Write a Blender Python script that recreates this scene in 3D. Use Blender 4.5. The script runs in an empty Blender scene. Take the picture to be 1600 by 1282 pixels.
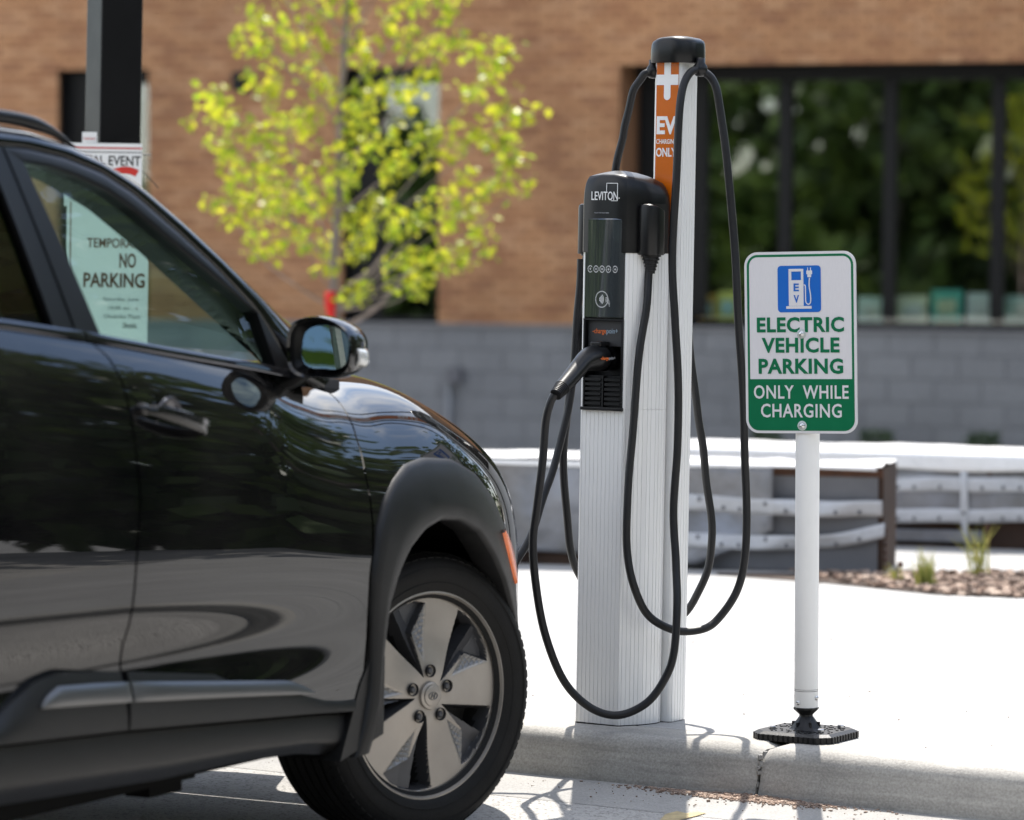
import bpy, bmesh, math, random
import numpy as np
from mathutils import Vector, Matrix
from mathutils.geometry import tessellate_polygon
R = math.radians
random.seed(7); rng = np.random.default_rng(7)
scene = bpy.context.scene
COL = scene.collection

# ------------------------------------------------------------------ camera
F, EYE = 5500.0, 1.36                       # focal length in photo pixels, eye height over the road
ROLL, PITCH = R(0.4), math.atan((641 - 392) / F)
_f = np.array([0, math.cos(PITCH), -math.sin(PITCH)]); _r0 = np.array([1.0, 0, 0]); _u0 = np.cross(_r0, _f)
CR = _r0 * math.cos(ROLL) + _u0 * math.sin(ROLL); CU = -_r0 * math.sin(ROLL) + _u0 * math.cos(ROLL)
cam_d = bpy.data.cameras.new('camera'); cam = bpy.data.objects.new('camera', cam_d); COL.objects.link(cam)
m = Matrix.Identity(4)
for i in range(3):
    m[i][0], m[i][1], m[i][2] = CR[i], CU[i], -_f[i]
m[2][3] = EYE
cam.matrix_world = m
cam_d.sensor_width = 36; cam_d.lens = F / 1600 * 36; cam_d.clip_end = 1500; cam_d.clip_start = 0.1
cam_d.dof.use_dof = True; cam_d.dof.focus_distance = 9.0; cam_d.dof.aperture_fstop = 3.0; cam_d.dof.aperture_blades = 9
scene.camera = cam

# ------------------------------------------------------------------ sky, sun, exposure
SUN_EL, SUN_AZ = R(60), R(3)                # azimuth to the right of the view direction (+Y)
world = bpy.data.worlds.new('World'); scene.world = world; world.use_nodes = True
nt = world.node_tree; N = nt.nodes; L = nt.links
bg = N['Background']; bg.inputs['Strength'].default_value = 0.13
sky = N.new('ShaderNodeTexSky'); sky.sky_type = 'NISHITA'; sky.sun_disc = False
sky.sun_elevation = SUN_EL; sky.sun_rotation = SUN_AZ; sky.air_density = 1.0; sky.dust_density = 0.6
tc = N.new('ShaderNodeTexCoord'); mp = N.new('ShaderNodeMapping'); mp.inputs['Scale'].default_value = (1, 1, 2.6)
nz = N.new('ShaderNodeTexNoise'); nz.inputs['Scale'].default_value = 2.3; nz.inputs['Detail'].default_value = 9; nz.inputs['Roughness'].default_value = 0.62
cr = N.new('ShaderNodeValToRGB'); cr.color_ramp.elements[0].position = 0.44; cr.color_ramp.elements[1].position = 0.66
mx = N.new('ShaderNodeMixRGB'); mx.inputs[2].default_value = (10.2, 10.0, 9.8, 1)
L.new(tc.outputs['Generated'], mp.inputs['Vector']); L.new(mp.outputs[0], nz.inputs['Vector']); L.new(nz.outputs['Fac'], cr.inputs[0])
L.new(cr.outputs[0], mx.inputs[0]); L.new(sky.outputs[0], mx.inputs[1]); L.new(mx.outputs[0], bg.inputs['Color'])
sun_d = bpy.data.lights.new('sun', 'SUN'); sun_d.energy = 4.2; sun_d.angle = R(0.53); sun_d.color = (1, 0.95, 0.88)
sun = bpy.data.objects.new('sun', sun_d); COL.objects.link(sun)
sd = Vector((math.sin(SUN_AZ) * math.cos(SUN_EL), math.cos(SUN_AZ) * math.cos(SUN_EL), math.sin(SUN_EL)))
sun.rotation_euler = sd.to_track_quat('Z', 'Y').to_euler(); sun.location = sd * 60
vs = scene.view_settings; vs.view_transform = 'Standard'; vs.look = 'None'; vs.gamma = 1.0; vs.use_curve_mapping = False
vs.exposure = 1.12
scene.cycles.max_bounces = 10; scene.cycles.transparent_max_bounces = 16; scene.cycles.caustics_reflective = False; scene.cycles.caustics_refractive = False

# ------------------------------------------------------------------ photo measurement -> place in the world
CAM = np.array([0, 0, EYE])
def ray(u, v): return CR * (u - 800) - CU * (v - 641) + _f * F
def onz(u, v, z):
    d = ray(u, v); return CAM + d * ((z - EYE) / d[2])
def ony(u, v, y):
    d = ray(u, v); return CAM + d * (y / d[1])
def onpl(u, v, p0, n):
    d = ray(u, v); return CAM + d * (np.dot(np.array(p0) - CAM, n) / np.dot(d, n))

# ------------------------------------------------------------------ object helpers
def tag(o, label=None, cat=None, group=None, kind=None):
    if label: o['label'] = label
    if cat: o['category'] = cat
    if group: o['group'] = group
    if kind: o['kind'] = kind
    return o
def empty(name, loc, label=None, cat=None, rot=(0, 0, 0), group=None):
    o = bpy.data.objects.new(name, None); COL.objects.link(o); o.location = loc; o.rotation_euler = rot
    o.empty_display_size = 0.1
    return tag(o, label, cat, group)
def link(name, me, mat=None, parent=None, loc=None, rot=None):
    o = bpy.data.objects.new(name, me); COL.objects.link(o)
    if mat is not None:
        if len(me.materials): me.materials.clear()
        for mm in (mat if isinstance(mat, (list, tuple)) else [mat]): me.materials.append(mm)
    if parent: o.parent = parent
    if loc is not None: o.location = loc
    if rot is not None: o.rotation_euler = rot
    return o
def copy_obj(o, parent=None):
    c = o.copy(); COL.objects.link(c)
    if parent: c.parent = parent
    return c
def copy_tree(o, parent=None):
    c = copy_obj(o, parent)
    for ch in list(o.children): copy_tree(ch, c)
    return c

class MB:
    """collects shapes, links them as one mesh object"""
    def __init__(s): s.v = []; s.f = []; s.mi = []; s.sm = []
    def add(s, vs, fs, mi=0, smooth=False):
        o = len(s.v); s.v += [tuple(map(float, p)) for p in vs]
        for f in fs: s.f.append([o + i for i in f]); s.mi.append(mi); s.sm.append(smooth)
        return s
    def box(s, c, d, mi=0, rz=0.0, M=None):
        x, y, z = d[0] / 2, d[1] / 2, d[2] / 2
        P = [(-x, -y, -z), (x, -y, -z), (x, y, -z), (-x, y, -z), (-x, -y, z), (x, -y, z), (x, y, z), (-x, y, z)]
        if rz: P = [(a * math.cos(rz) - b * math.sin(rz), a * math.sin(rz) + b * math.cos(rz), q) for a, b, q in P]
        if M is not None: P = [tuple(M @ Vector(p)) for p in P]
        P = [(a + c[0], b + c[1], q + c[2]) for a, b, q in P]
        return s.add(P, [(0, 3, 2, 1), (4, 5, 6, 7), (0, 1, 5, 4), (1, 2, 6, 5), (2, 3, 7, 6), (3, 0, 4, 7)], mi)
    def prism(s, poly, z0, z1, mi=0, smooth=False, caps=True, top=None):
        n = len(poly); t = top or poly
        P = [(a, b, z0) for a, b in poly] + [(a, b, z1) for a, b in t]
        s.add(P, [(i, (i + 1) % n, n + (i + 1) % n, n + i) for i in range(n)], mi, smooth)
        if caps: s.add(P, [list(range(n))[::-1], list(range(n, 2 * n))], mi)
        return s
    def rings(s, rings, mi=0, smooth=True, closed=True, cap0=False, cap1=False):
        n = len(rings[0]); P = [p for r in rings for p in r]; fs = []
        m = n if closed else n - 1
        for k in range(len(rings) - 1):
            for i in range(m): fs.append((k * n + i, k * n + (i + 1) % n, (k + 1) * n + (i + 1) % n, (k + 1) * n + i))
        s.add(P, fs, mi, smooth)
        if cap0: s.add(rings[0], [list(range(n))[::-1]], mi)
        if cap1: s.add(rings[-1], [list(range(n))], mi)
        return s
    def tube(s, pts, r, n=12, mi=0, caps=True):
        pts = [Vector(p) for p in pts]; rings = []; up = Vector((0.13, 0.31, 0.94)).normalized(); k = len(pts)
        t0 = (pts[1] - pts[0]).normalized(); a = t0.cross(up).normalized()
        for i, p in enumerate(pts):
            t = (pts[min(i + 1, k - 1)] - pts[max(i - 1, 0)]).normalized()
            a = (a - t * a.dot(t)).normalized(); b = t.cross(a)
            rr = r[i] if hasattr(r, '__len__') else r
            rings.append([tuple(p + (a * math.cos(2 * math.pi * j / n) + b * math.sin(2 * math.pi * j / n)) * rr) for j in range(n)])
        return s.rings(rings, mi, True, True, caps, caps)
    def lathe(s, prof, n=32, mi=0, c=(0, 0, 0), axis='z', smooth=True):
        rings = []
        for r, h in prof:
            rg = []
            for j in range(n):
                a = 2 * math.pi * j / n; x, y = r * math.cos(a), r * math.sin(a)
                p = (x, y, h) if axis == 'z' else ((x, h, y) if axis == 'y' else (h, x, y))
                rg.append((p[0] + c[0], p[1] + c[1], p[2] + c[2]))
            rings.append(rg)
        return s.rings(rings, mi, smooth)
    def mesh(s, name, merge=0, recalc=True, auto=None):
        me = bpy.data.meshes.new(name); me.from_pydata(s.v, [], s.f)
        me.polygons.foreach_set('material_index', s.mi); me.polygons.foreach_set('use_smooth', s.sm)
        if merge or recalc:
            b = bmesh.new(); b.from_mesh(me)
            if merge: bmesh.ops.remove_doubles(b, verts=b.verts, dist=merge)
            if recalc: bmesh.ops.recalc_face_normals(b, faces=b.faces)
            if auto is not None:
                for e in b.edges:
                    if len(e.link_faces) == 2 and e.calc_face_angle(0) > auto: e.smooth = False
            b.to_mesh(me); b.free()
        me.update(); return me
    def build(s, name, mat=None, parent=None, loc=None, rot=None, **k):
        return link(name, s.mesh(name, **k), mat, parent, loc, rot)

def bevel_mesh(me, w, seg=2, angle=0.6):
    b = bmesh.new(); b.from_mesh(me)
    bmesh.ops.remove_doubles(b, verts=b.verts, dist=1e-5)
    es = [e for e in b.edges if len(e.link_faces) == 2 and e.calc_face_angle(0) > angle]
    bmesh.ops.bevel(b, geom=es, offset=w, segments=seg, profile=0.5, affect='EDGES', clamp_overlap=True)
    b.to_mesh(me); b.free(); return me
def rrect(w, h, r, n=6, cx=0, cy=0):
    P = []
    for qx, qy, a0 in ((1, -1, -90), (1, 1, 0), (-1, 1, 90), (-1, -1, 180)):
        for i in range(n + 1):
            a = R(a0 + 90 * i / n); P.append((cx + qx * (w / 2 - r) + r * math.cos(a), cy + qy * (h / 2 - r) + r * math.sin(a)))
    return P
def catmull(pts, n=10):
    P = np.array(pts, float); out = []
    Q = np.vstack([2 * P[0] - P[1], P, 2 * P[-1] - P[-2]])
    for i in range(1, len(Q) - 2):
        p0, p1, p2, p3 = Q[i - 1:i + 3]
        for k in range(n):
            t = k / n
            out.append(0.5 * (2 * p1 + (p2 - p0) * t + (2 * p0 - 5 * p1 + 4 * p2 - p3) * t * t + (3 * p1 - p0 - 3 * p2 + p3) * t ** 3))
    out.append(P[-1]); return [tuple(p) for p in out]
def resample(pts, n):
    P = np.array(pts, float); d = np.r_[0, np.cumsum(np.linalg.norm(np.diff(P, axis=0), axis=1))]
    t = np.linspace(0, d[-1], n); return np.stack([np.interp(t, d, P[:, k]) for k in range(P.shape[1])], 1)
def text_mesh(s, size, ext=0.0004, bold=0.0, align='CENTER', sx=1.0, space=1.0):
    cu = bpy.data.curves.new('lettering', 'FONT'); cu.body = s; cu.size = size; cu.extrude = ext; cu.offset = bold
    cu.align_x = align; cu.align_y = 'CENTER'; cu.resolution_u = 3; cu.space_character = space
    o = bpy.data.objects.new('lettering', cu); COL.objects.link(o)
    me = bpy.data.meshes.new_from_object(o.evaluated_get(bpy.context.evaluated_depsgraph_get()))
    bpy.data.objects.remove(o); bpy.data.curves.remove(cu)
    if sx != 1.0:
        for v in me.vertices: v.co.x *= sx
    return me
def flat_text(name, s, size, mat, parent, loc, width=None, height=None, bold=0.0, rot=(math.pi / 2, 0, 0), align='CENTER', space=1.0, ext=0.0004):
    """lettering standing in the local XZ plane, facing -Y; width/height stretch it to measure"""
    me = text_mesh(s, size, ext, bold, align, 1.0, space)
    xs = [v.co.x for v in me.vertices]; ys = [v.co.y for v in me.vertices]
    cx, cy = (min(xs) + max(xs)) / 2, (min(ys) + max(ys)) / 2
    kx = width / (max(xs) - min(xs)) if width else 1; ky = height / (max(ys) - min(ys)) if height else 1
    for v in me.vertices: v.co.x = (v.co.x - cx) * kx; v.co.y = (v.co.y - cy) * ky
    return link(name, me, mat, parent, loc, rot)
def xform(me, M):
    me.transform(M); me.update(); return me

# ------------------------------------------------------------------ materials
def mat(name, col, rough=0.5, metal=0.0, var=0.0, vscale=8.0, bump=0.0, bscale=40.0, spec=0.5, coat=0.0, detail=4, col2=None, coords='Object', stretch=None, crough=0.03):
    m = bpy.data.materials.new(name); m.use_nodes = True; t = m.node_tree; n = t.nodes; b = n['Principled BSDF']
    b.inputs['Base Color'].default_value = (*col, 1); b.inputs['Roughness'].default_value = rough; b.inputs['Metallic'].default_value = metal
    b.inputs['Specular IOR Level'].default_value = spec; b.inputs['Coat Weight'].default_value = coat; b.inputs['Coat Roughness'].default_value = crough
    if var or bump or col2:
        c = n.new('ShaderNodeTexCoord'); src = c.outputs[coords]
        if stretch:
            mpn = n.new('ShaderNodeMapping'); mpn.inputs['Scale'].default_value = stretch; t.links.new(src, mpn.inputs[0]); src = mpn.outputs[0]
    if var or col2:
        z = n.new('ShaderNodeTexNoise'); z.inputs['Scale'].default_value = vscale; z.inputs['Detail'].default_value = detail + 2; z.inputs['Roughness'].default_value = 0.6
        t.links.new(src, z.inputs['Vector'])
        r = n.new('ShaderNodeValToRGB'); r.color_ramp.elements[0].position = 0.3; r.color_ramp.elements[1].position = 0.7
        c1 = tuple(x * (1 - var) for x in col); c2 = col2 or tuple(min(1, x * (1 + var)) for x in col)
        r.color_ramp.elements[0].color = (*c1, 1); r.color_ramp.elements[1].color = (*c2, 1)
        t.links.new(z.outputs['Fac'], r.inputs[0]); t.links.new(r.outputs[0], b.inputs['Base Color'])
        rr = n.new('ShaderNodeMapRange'); rr.inputs[3].default_value = max(0, rough - 0.08); rr.inputs[4].default_value = min(1, rough + 0.08)
        t.links.new(z.outputs['Fac'], rr.inputs[0]); t.links.new(rr.outputs[0], b.inputs['Roughness'])
    if bump:
        z2 = n.new('ShaderNodeTexNoise'); z2.inputs['Scale'].default_value = bscale; z2.inputs['Detail'].default_value = 6
        t.links.new(src, z2.inputs['Vector'])
        bp = n.new('ShaderNodeBump'); bp.inputs['Strength'].default_value = bump; bp.inputs['Distance'].default_value = 0.01
        t.links.new(z2.outputs['Fac'], bp.inputs['Height']); t.links.new(bp.outputs[0], b.inputs['Normal'])
    return m
def glass_mat(name, tint, f0=0.04, rough=0.0):
    """thin pane: tinted see-through plus mirror reflection that grows towards grazing angles, alike from both sides"""
    m = bpy.data.materials.new(name); m.use_nodes = True; t = m.node_tree; n = t.nodes; n.remove(n['Principled BSDF'])
    out = n['Material Output']; tr = n.new('ShaderNodeBsdfTransparent'); tr.inputs[0].default_value = (*tint, 1)
    gl = n.new('ShaderNodeBsdfGlossy'); gl.inputs['Roughness'].default_value = rough
    ge = n.new('ShaderNodeNewGeometry'); dp = n.new('ShaderNodeVectorMath'); dp.operation = 'DOT_PRODUCT'; t.links.new(ge.outputs['Incoming'], dp.inputs[0]); t.links.new(ge.outputs['Normal'], dp.inputs[1])
    def ma(op, a, b=None):
        q = n.new('ShaderNodeMath'); q.operation = op
        for i, x in enumerate((a, b)):
            if x is None: continue
            if isinstance(x, (int, float)): q.inputs[i].default_value = x
            else: t.links.new(x, q.inputs[i])
        return q.outputs[0]
    c = ma('ABSOLUTE', dp.outputs['Value']); f = ma('ADD', ma('MULTIPLY', ma('POWER', ma('SUBTRACT', 1.0, c), 5.0), 1 - f0), f0)
    ms = n.new('ShaderNodeMixShader'); t.links.new(f, ms.inputs[0]); t.links.new(tr.outputs[0], ms.inputs[1]); t.links.new(gl.outputs[0], ms.inputs[2])
    t.links.new(ms.outputs[0], out.inputs[0]); return m
def varied(name, cols, rough=0.8, bump=0.25, bscale=60, fine=0.25, tint=0.0):
    """per-piece colour: random per object plus per mesh island, with fine grain"""
    m = bpy.data.materials.new(name); m.use_nodes = True; t = m.node_tree; n = t.nodes; b = n['Principled BSDF']; b.inputs['Roughness'].default_value = rough
    oi = n.new('ShaderNodeObjectInfo'); ge = n.new('ShaderNodeNewGeometry'); ad = n.new('ShaderNodeMath'); ad.operation = 'ADD'; fr = n.new('ShaderNodeMath'); fr.operation = 'FRACT'
    t.links.new(oi.outputs['Random'], ad.inputs[0]); t.links.new(ge.outputs['Random Per Island'], ad.inputs[1]); t.links.new(ad.outputs[0], fr.inputs[0])
    r = n.new('ShaderNodeValToRGB'); r.color_ramp.interpolation = 'LINEAR'
    while len(r.color_ramp.elements) < len(cols): r.color_ramp.elements.new(0.5)
    for i, c in enumerate(cols): r.color_ramp.elements[i].position = i / (len(cols) - 1); r.color_ramp.elements[i].color = (*c, 1)
    t.links.new(fr.outputs[0], r.inputs[0])
    z = n.new('ShaderNodeTexNoise'); z.inputs['Scale'].default_value = bscale; z.inputs['Detail'].default_value = 6
    t.links.new(ge.outputs['Position'], z.inputs['Vector'])
    mr = n.new('ShaderNodeMapRange'); mr.inputs[3].default_value = 1 - fine; mr.inputs[4].default_value = 1 + fine; t.links.new(z.outputs['Fac'], mr.inputs[0])
    mu = n.new('ShaderNodeMixRGB'); mu.blend_type = 'MULTIPLY'; mu.inputs[0].default_value = 1; t.links.new(r.outputs[0], mu.inputs[1]); t.links.new(mr.outputs[0], mu.inputs[2])
    zl = n.new('ShaderNodeTexNoise'); zl.inputs['Scale'].default_value = 0.9; zl.inputs['Detail'].default_value = 7; t.links.new(ge.outputs['Position'], zl.inputs['Vector'])
    ml = n.new('ShaderNodeMapRange'); ml.inputs[1].default_value = 0.3; ml.inputs[2].default_value = 0.7; ml.inputs[3].default_value = 0.84; ml.inputs[4].default_value = 1.12; t.links.new(zl.outputs['Fac'], ml.inputs[0])
    m2 = n.new('ShaderNodeMixRGB'); m2.blend_type = 'MULTIPLY'; m2.inputs[0].default_value = 1; t.links.new(mu.outputs[0], m2.inputs[1]); t.links.new(ml.outputs[0], m2.inputs[2])
    t.links.new(m2.outputs[0], b.inputs['Base Color'])
    bp = n.new('ShaderNodeBump'); bp.inputs['Strength'].default_value = bump; bp.inputs['Distance'].default_value = 0.01; t.links.new(z.outputs['Fac'], bp.inputs['Height']); t.links.new(bp.outputs[0], b.inputs['Normal'])
    return m

def concrete(name, c, stain=0.35, grain=0.18, streak=None):
    """broomed / cast concrete: large stains, fine speckle, little pits"""
    m = bpy.data.materials.new(name); m.use_nodes = True; t = m.node_tree; n = t.nodes; b = n['Principled BSDF']; b.inputs['Roughness'].default_value = 0.85; b.inputs['Specular IOR Level'].default_value = 0.25
    ge = n.new('ShaderNodeTexCoord'); src = ge.outputs['Object']
    def noise(sc, det, st=None, rough=0.6):
        s = src
        if st:
            q = n.new('ShaderNodeMapping'); q.inputs['Scale'].default_value = st; t.links.new(src, q.inputs[0]); s = q.outputs[0]
        z = n.new('ShaderNodeTexNoise'); z.inputs['Scale'].default_value = sc; z.inputs['Detail'].default_value = det; z.inputs['Roughness'].default_value = rough
        t.links.new(s, z.inputs['Vector']); return z.outputs['Fac']
    def rng_(f, a, bb, lo=0.3, hi=0.7):
        q = n.new('ShaderNodeMapRange'); q.inputs[1].default_value = lo; q.inputs[2].default_value = hi; q.inputs[3].default_value = a; q.inputs[4].default_value = bb; t.links.new(f, q.inputs[0]); return q.outputs[0]
    def mul(a, bb):
        q = n.new('ShaderNodeMath'); q.operation = 'MULTIPLY'; t.links.new(a, q.inputs[0]); t.links.new(bb, q.inputs[1]); return q.outputs[0]
    a = rng_(noise(1.7, 8), 1 - stain, 1.0); g = rng_(noise(160, 4), 1 - grain, 1 + grain); k = mul(a, g)
    vo = n.new('ShaderNodeTexVoronoi'); vo.inputs['Scale'].default_value = 38; t.links.new(src, vo.inputs['Vector'])
    k = mul(k, rng_(vo.outputs['Distance'], 0.55, 1.0, 0.02, 0.07))
    if streak: k = mul(k, rng_(noise(14, 5, streak), 0.78, 1.06))
    mu = n.new('ShaderNodeMixRGB'); mu.blend_type = 'MULTIPLY'; mu.inputs[0].default_value = 1; mu.inputs[1].default_value = (*c, 1); t.links.new(k, mu.inputs[2]); t.links.new(mu.outputs[0], b.inputs['Base Color'])
    bp = n.new('ShaderNodeBump'); bp.inputs['Strength'].default_value = 0.35; bp.inputs['Distance'].default_value = 0.004; t.links.new(g, bp.inputs['Height']); t.links.new(bp.outputs[0], b.inputs['Normal'])
    return m
def asphalt(name):
    m = bpy.data.materials.new(name); m.use_nodes = True; t = m.node_tree; n = t.nodes; b = n['Principled BSDF']; b.inputs['Roughness'].default_value = 0.9
    ge = n.new('ShaderNodeTexCoord'); src = ge.outputs['Object']
    vo = n.new('ShaderNodeTexVoronoi'); vo.inputs['Scale'].default_value = 150; t.links.new(src, vo.inputs['Vector'])
    r = n.new('ShaderNodeValToRGB'); e = r.color_ramp.elements; e[0].position = 0.0; e[0].color = (0.17, 0.162, 0.15, 1); e[1].position = 0.85; e[1].color = (0.43, 0.415, 0.39, 1); x = e.new(0.22); x.color = (0.35, 0.338, 0.318, 1)
    sp = n.new('ShaderNodeSeparateColor'); t.links.new(vo.outputs['Color'], sp.inputs[0]); t.links.new(sp.outputs[0], r.inputs[0])
    z = n.new('ShaderNodeTexNoise'); z.inputs['Scale'].default_value = 1.3; z.inputs['Detail'].default_value = 8; t.links.new(src, z.inputs['Vector'])
    mr = n.new('ShaderNodeMapRange'); mr.inputs[1].default_value = 0.3; mr.inputs[2].default_value = 0.7; mr.inputs[3].default_value = 0.75; mr.inputs[4].default_value = 1.15; t.links.new(z.outputs['Fac'], mr.inputs[0])
    mu = n.new('ShaderNodeMixRGB'); mu.blend_type = 'MULTIPLY'; mu.inputs[0].default_value = 1; t.links.new(r.outputs[0], mu.inputs[1]); t.links.new(mr.outputs[0], mu.inputs[2]); t.links.new(mu.outputs[0], b.inputs['Base Color'])
    bp = n.new('ShaderNodeBump'); bp.inputs['Strength'].default_value = 0.5; bp.inputs['Distance'].default_value = 0.004; t.links.new(vo.outputs['Distance'], bp.inputs['Height']); t.links.new(bp.outputs[0], b.inputs['Normal'])
    return m
def leaf_mat(name, c1, c2, trans=0.55):
    m = bpy.data.materials.new(name); m.use_nodes = True; t = m.node_tree; n = t.nodes; n.remove(n['Principled BSDF']); out = n['Material Output']
    ge = n.new('ShaderNodeNewGeometry'); r = n.new('ShaderNodeValToRGB'); r.color_ramp.elements[0].color = (*c1, 1); r.color_ramp.elements[1].color = (*c2, 1); t.links.new(ge.outputs['Random Per Island'], r.inputs[0])
    d = n.new('ShaderNodeBsdfPrincipled'); d.inputs['Roughness'].default_value = 0.4; tr = n.new('ShaderNodeBsdfTranslucent')
    t.links.new(r.outputs[0], d.inputs['Base Color']); t.links.new(r.outputs[0], tr.inputs['Color'])
    ms = n.new('ShaderNodeMixShader'); ms.inputs[0].default_value = trans; t.links.new(d.outputs[0], ms.inputs[1]); t.links.new(tr.outputs[0], ms.inputs[2]); t.links.new(ms.outputs[0], out.inputs[0]); return m

M_ROAD = asphalt('aged_asphalt')
M_PAVE = concrete('pavement_concrete', (0.41, 0.405, 0.395), 0.22, 0.14, (0.2, 3, 1))
M_KERB = concrete('kerb_concrete', (0.50, 0.478, 0.435), 0.40, 0.2, (0.25, 1, 4))
M_GUT = concrete('gutter_concrete', (0.36, 0.35, 0.33), 0.35, 0.2)
M_BRICK = varied('tan_brick', [(0.375, 0.186, 0.085), (0.415, 0.215, 0.102), (0.30, 0.138, 0.064), (0.385, 0.192, 0.088), (0.44, 0.24, 0.122), (0.27, 0.122, 0.058)])
M_MORT = mat('brick_mortar', (0.22, 0.122, 0.066), 0.9, var=0.15, vscale=5, bump=0.3)
M_BLOCK = varied('grey_block', [(0.182, 0.185, 0.191), (0.195, 0.198, 0.204), (0.172, 0.175, 0.182), (0.188, 0.191, 0.197)], 0.85, 0.4, 35)
M_BMORT = mat('block_mortar', (0.145, 0.147, 0.153), 0.9, var=0.15)
M_FRAME = mat('window_frame_black', (0.007, 0.007, 0.007), 0.5, spec=0.2, var=0.1)
M_BPANE = glass_mat('window_glass', (0.82, 0.87, 0.84), 0.15)
M_ROOM = mat('dark_room', (0.045, 0.04, 0.035), 0.9, var=0.3, vscale=1.5)
M_BLACKP = mat('black_plastic', (0.006, 0.006, 0.007), 0.42, spec=0.3, var=0.12, vscale=30, bump=0.04, bscale=300)
M_SATIN = mat('satin_black_plastic', (0.005, 0.005, 0.0055), 0.34, spec=0.36, var=0.1, vscale=12, bump=0.03, bscale=400)
M_RUBBER = mat('cable_rubber', (0.009, 0.009, 0.010), 0.45, spec=0.35, var=0.15, vscale=25, bump=0.05, bscale=200)
M_ALU = mat('anodised_aluminium', (0.80, 0.80, 0.79), 0.33, 0.12, var=0.02, vscale=1.2)
M_WHITE = mat('white_paint', (0.78, 0.78, 0.77), 0.4, var=0.03, vscale=6)
M_ORANGE = mat('orange_decal', (0.56, 0.125, 0.006), 0.18, var=0.05, vscale=10)
M_TXTW = mat('white_lettering', (0.8, 0.8, 0.8), 0.4, var=0.02)
M_TXTO = mat('orange_lettering', (0.8, 0.18, 0.04), 0.45, var=0.02)
M_TXTB = mat('steel_blue_lettering', (0.3, 0.38, 0.46), 0.45, var=0.02)
M_TXTG = mat('grey_lettering', (0.34, 0.35, 0.37), 0.45, var=0.02)
M_GREEN = mat('green_sheeting', (0.002, 0.135, 0.055), 0.35, spec=0.3, var=0.05, vscale=20)
M_SIGNW = mat('white_sheeting', (0.66, 0.64, 0.65), 0.35, var=0.03, vscale=120, stretch=(3, 1, 0.4))
M_BLUE = mat('blue_sheeting', (0.008, 0.12, 0.48), 0.3, var=0.04)
M_ZINC = mat('zinc_bolt', (0.6, 0.6, 0.6), 0.28, 0.9, var=0.1, vscale=50)
M_BARK = mat('young_bark', (0.2, 0.16, 0.14), 0.85, var=0.3, vscale=20, bump=0.3)
M_LEAF = leaf_mat('spring_leaf', (0.20, 0.30, 0.016), (0.52, 0.50, 0.03), 0.6)
M_PAPER = mat('notice_paper', (0.78, 0.78, 0.76), 0.6, var=0.03, vscale=10)
M_INK = mat('dark_ink', (0.02, 0.02, 0.02), 0.6, var=0.1)
M_RED = mat('red_ink', (0.55, 0.03, 0.02), 0.5, var=0.05)
M_BROWN = mat('brown_ink', (0.22, 0.085, 0.05), 0.6, var=0.05)
M_POST = mat('black_post_paint', (0.004, 0.004, 0.0043), 0.4, spec=0.15, var=0.1, vscale=10, bump=0.03, bscale=300)
M_TARP = mat('silver_tarp', (0.13, 0.125, 0.12), 0.36, 0.25, col2=(0.27, 0.285, 0.32), vscale=4.5, bump=1.0, bscale=9)  # tan and blue-grey patches painted in as shading of the crumpled folds
M_TARPW = mat('white_plastic_sheet', (0.8, 0.8, 0.8), 0.28, var=0.06, vscale=8, bump=0.4, bscale=18)
M_STRAP = mat('white_strap', (0.46, 0.47, 0.49), 0.4, var=0.08, vscale=30)
M_RUST = mat('rusty_steel', (0.075, 0.032, 0.016), 0.8, var=0.35, vscale=14, bump=0.2)
M_BOARD = mat('grey_board', (0.13, 0.132, 0.142), 0.8, var=0.12, vscale=5, bump=0.15)
M_SOIL = mat('planting_soil', (0.055, 0.038, 0.028), 0.95, var=0.4, vscale=18, bump=0.6)
M_CHIP = varied('bark_chips', [(0.13, 0.085, 0.062), (0.33, 0.24, 0.185), (0.22, 0.145, 0.105), (0.44, 0.34, 0.27), (0.1, 0.068, 0.052)], 0.9)
M_GRASS = leaf_mat('dry_grass', (0.16, 0.2, 0.04), (0.36, 0.33, 0.1), 0.4)

# ================================================================== SETTING
PHI = R(32.5)                                # kerb runs from far left to near right
E1 = np.array([math.cos(PHI), -math.sin(PHI)]); B1 = np.array([math.sin(PHI), math.cos(PHI)])   # along the kerb / away from the road
K0 = onz(1178, 1251, 0)[:2]                  # foot of the kerb at the joint
def kb(a, b, z): 
    p = K0 + E1 * a + B1 * b; return (p[0], p[1], z)
PZ = 0.13
# road: a sheet to the horizon on the camera's side, reaching just under the kerb
mb = MB(); mb.add([kb(-400, -400, 0), kb(400, -400, 0), kb(400, 0.3, 0), kb(-400, 0.3, 0)], [(0, 1, 2, 3)])
road = mb.build('road', M_ROAD); tag(road, kind='structure')
mb = MB(); mb.add([kb(-40, -0.30, 0.0008), kb(40, -0.30, 0.0008), kb(40, 0.02, 0.009), kb(-40, 0.02, 0.009)], [(0, 1, 2, 3)])
tag(mb.build('gutter', M_GUT), kind='structure')
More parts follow.
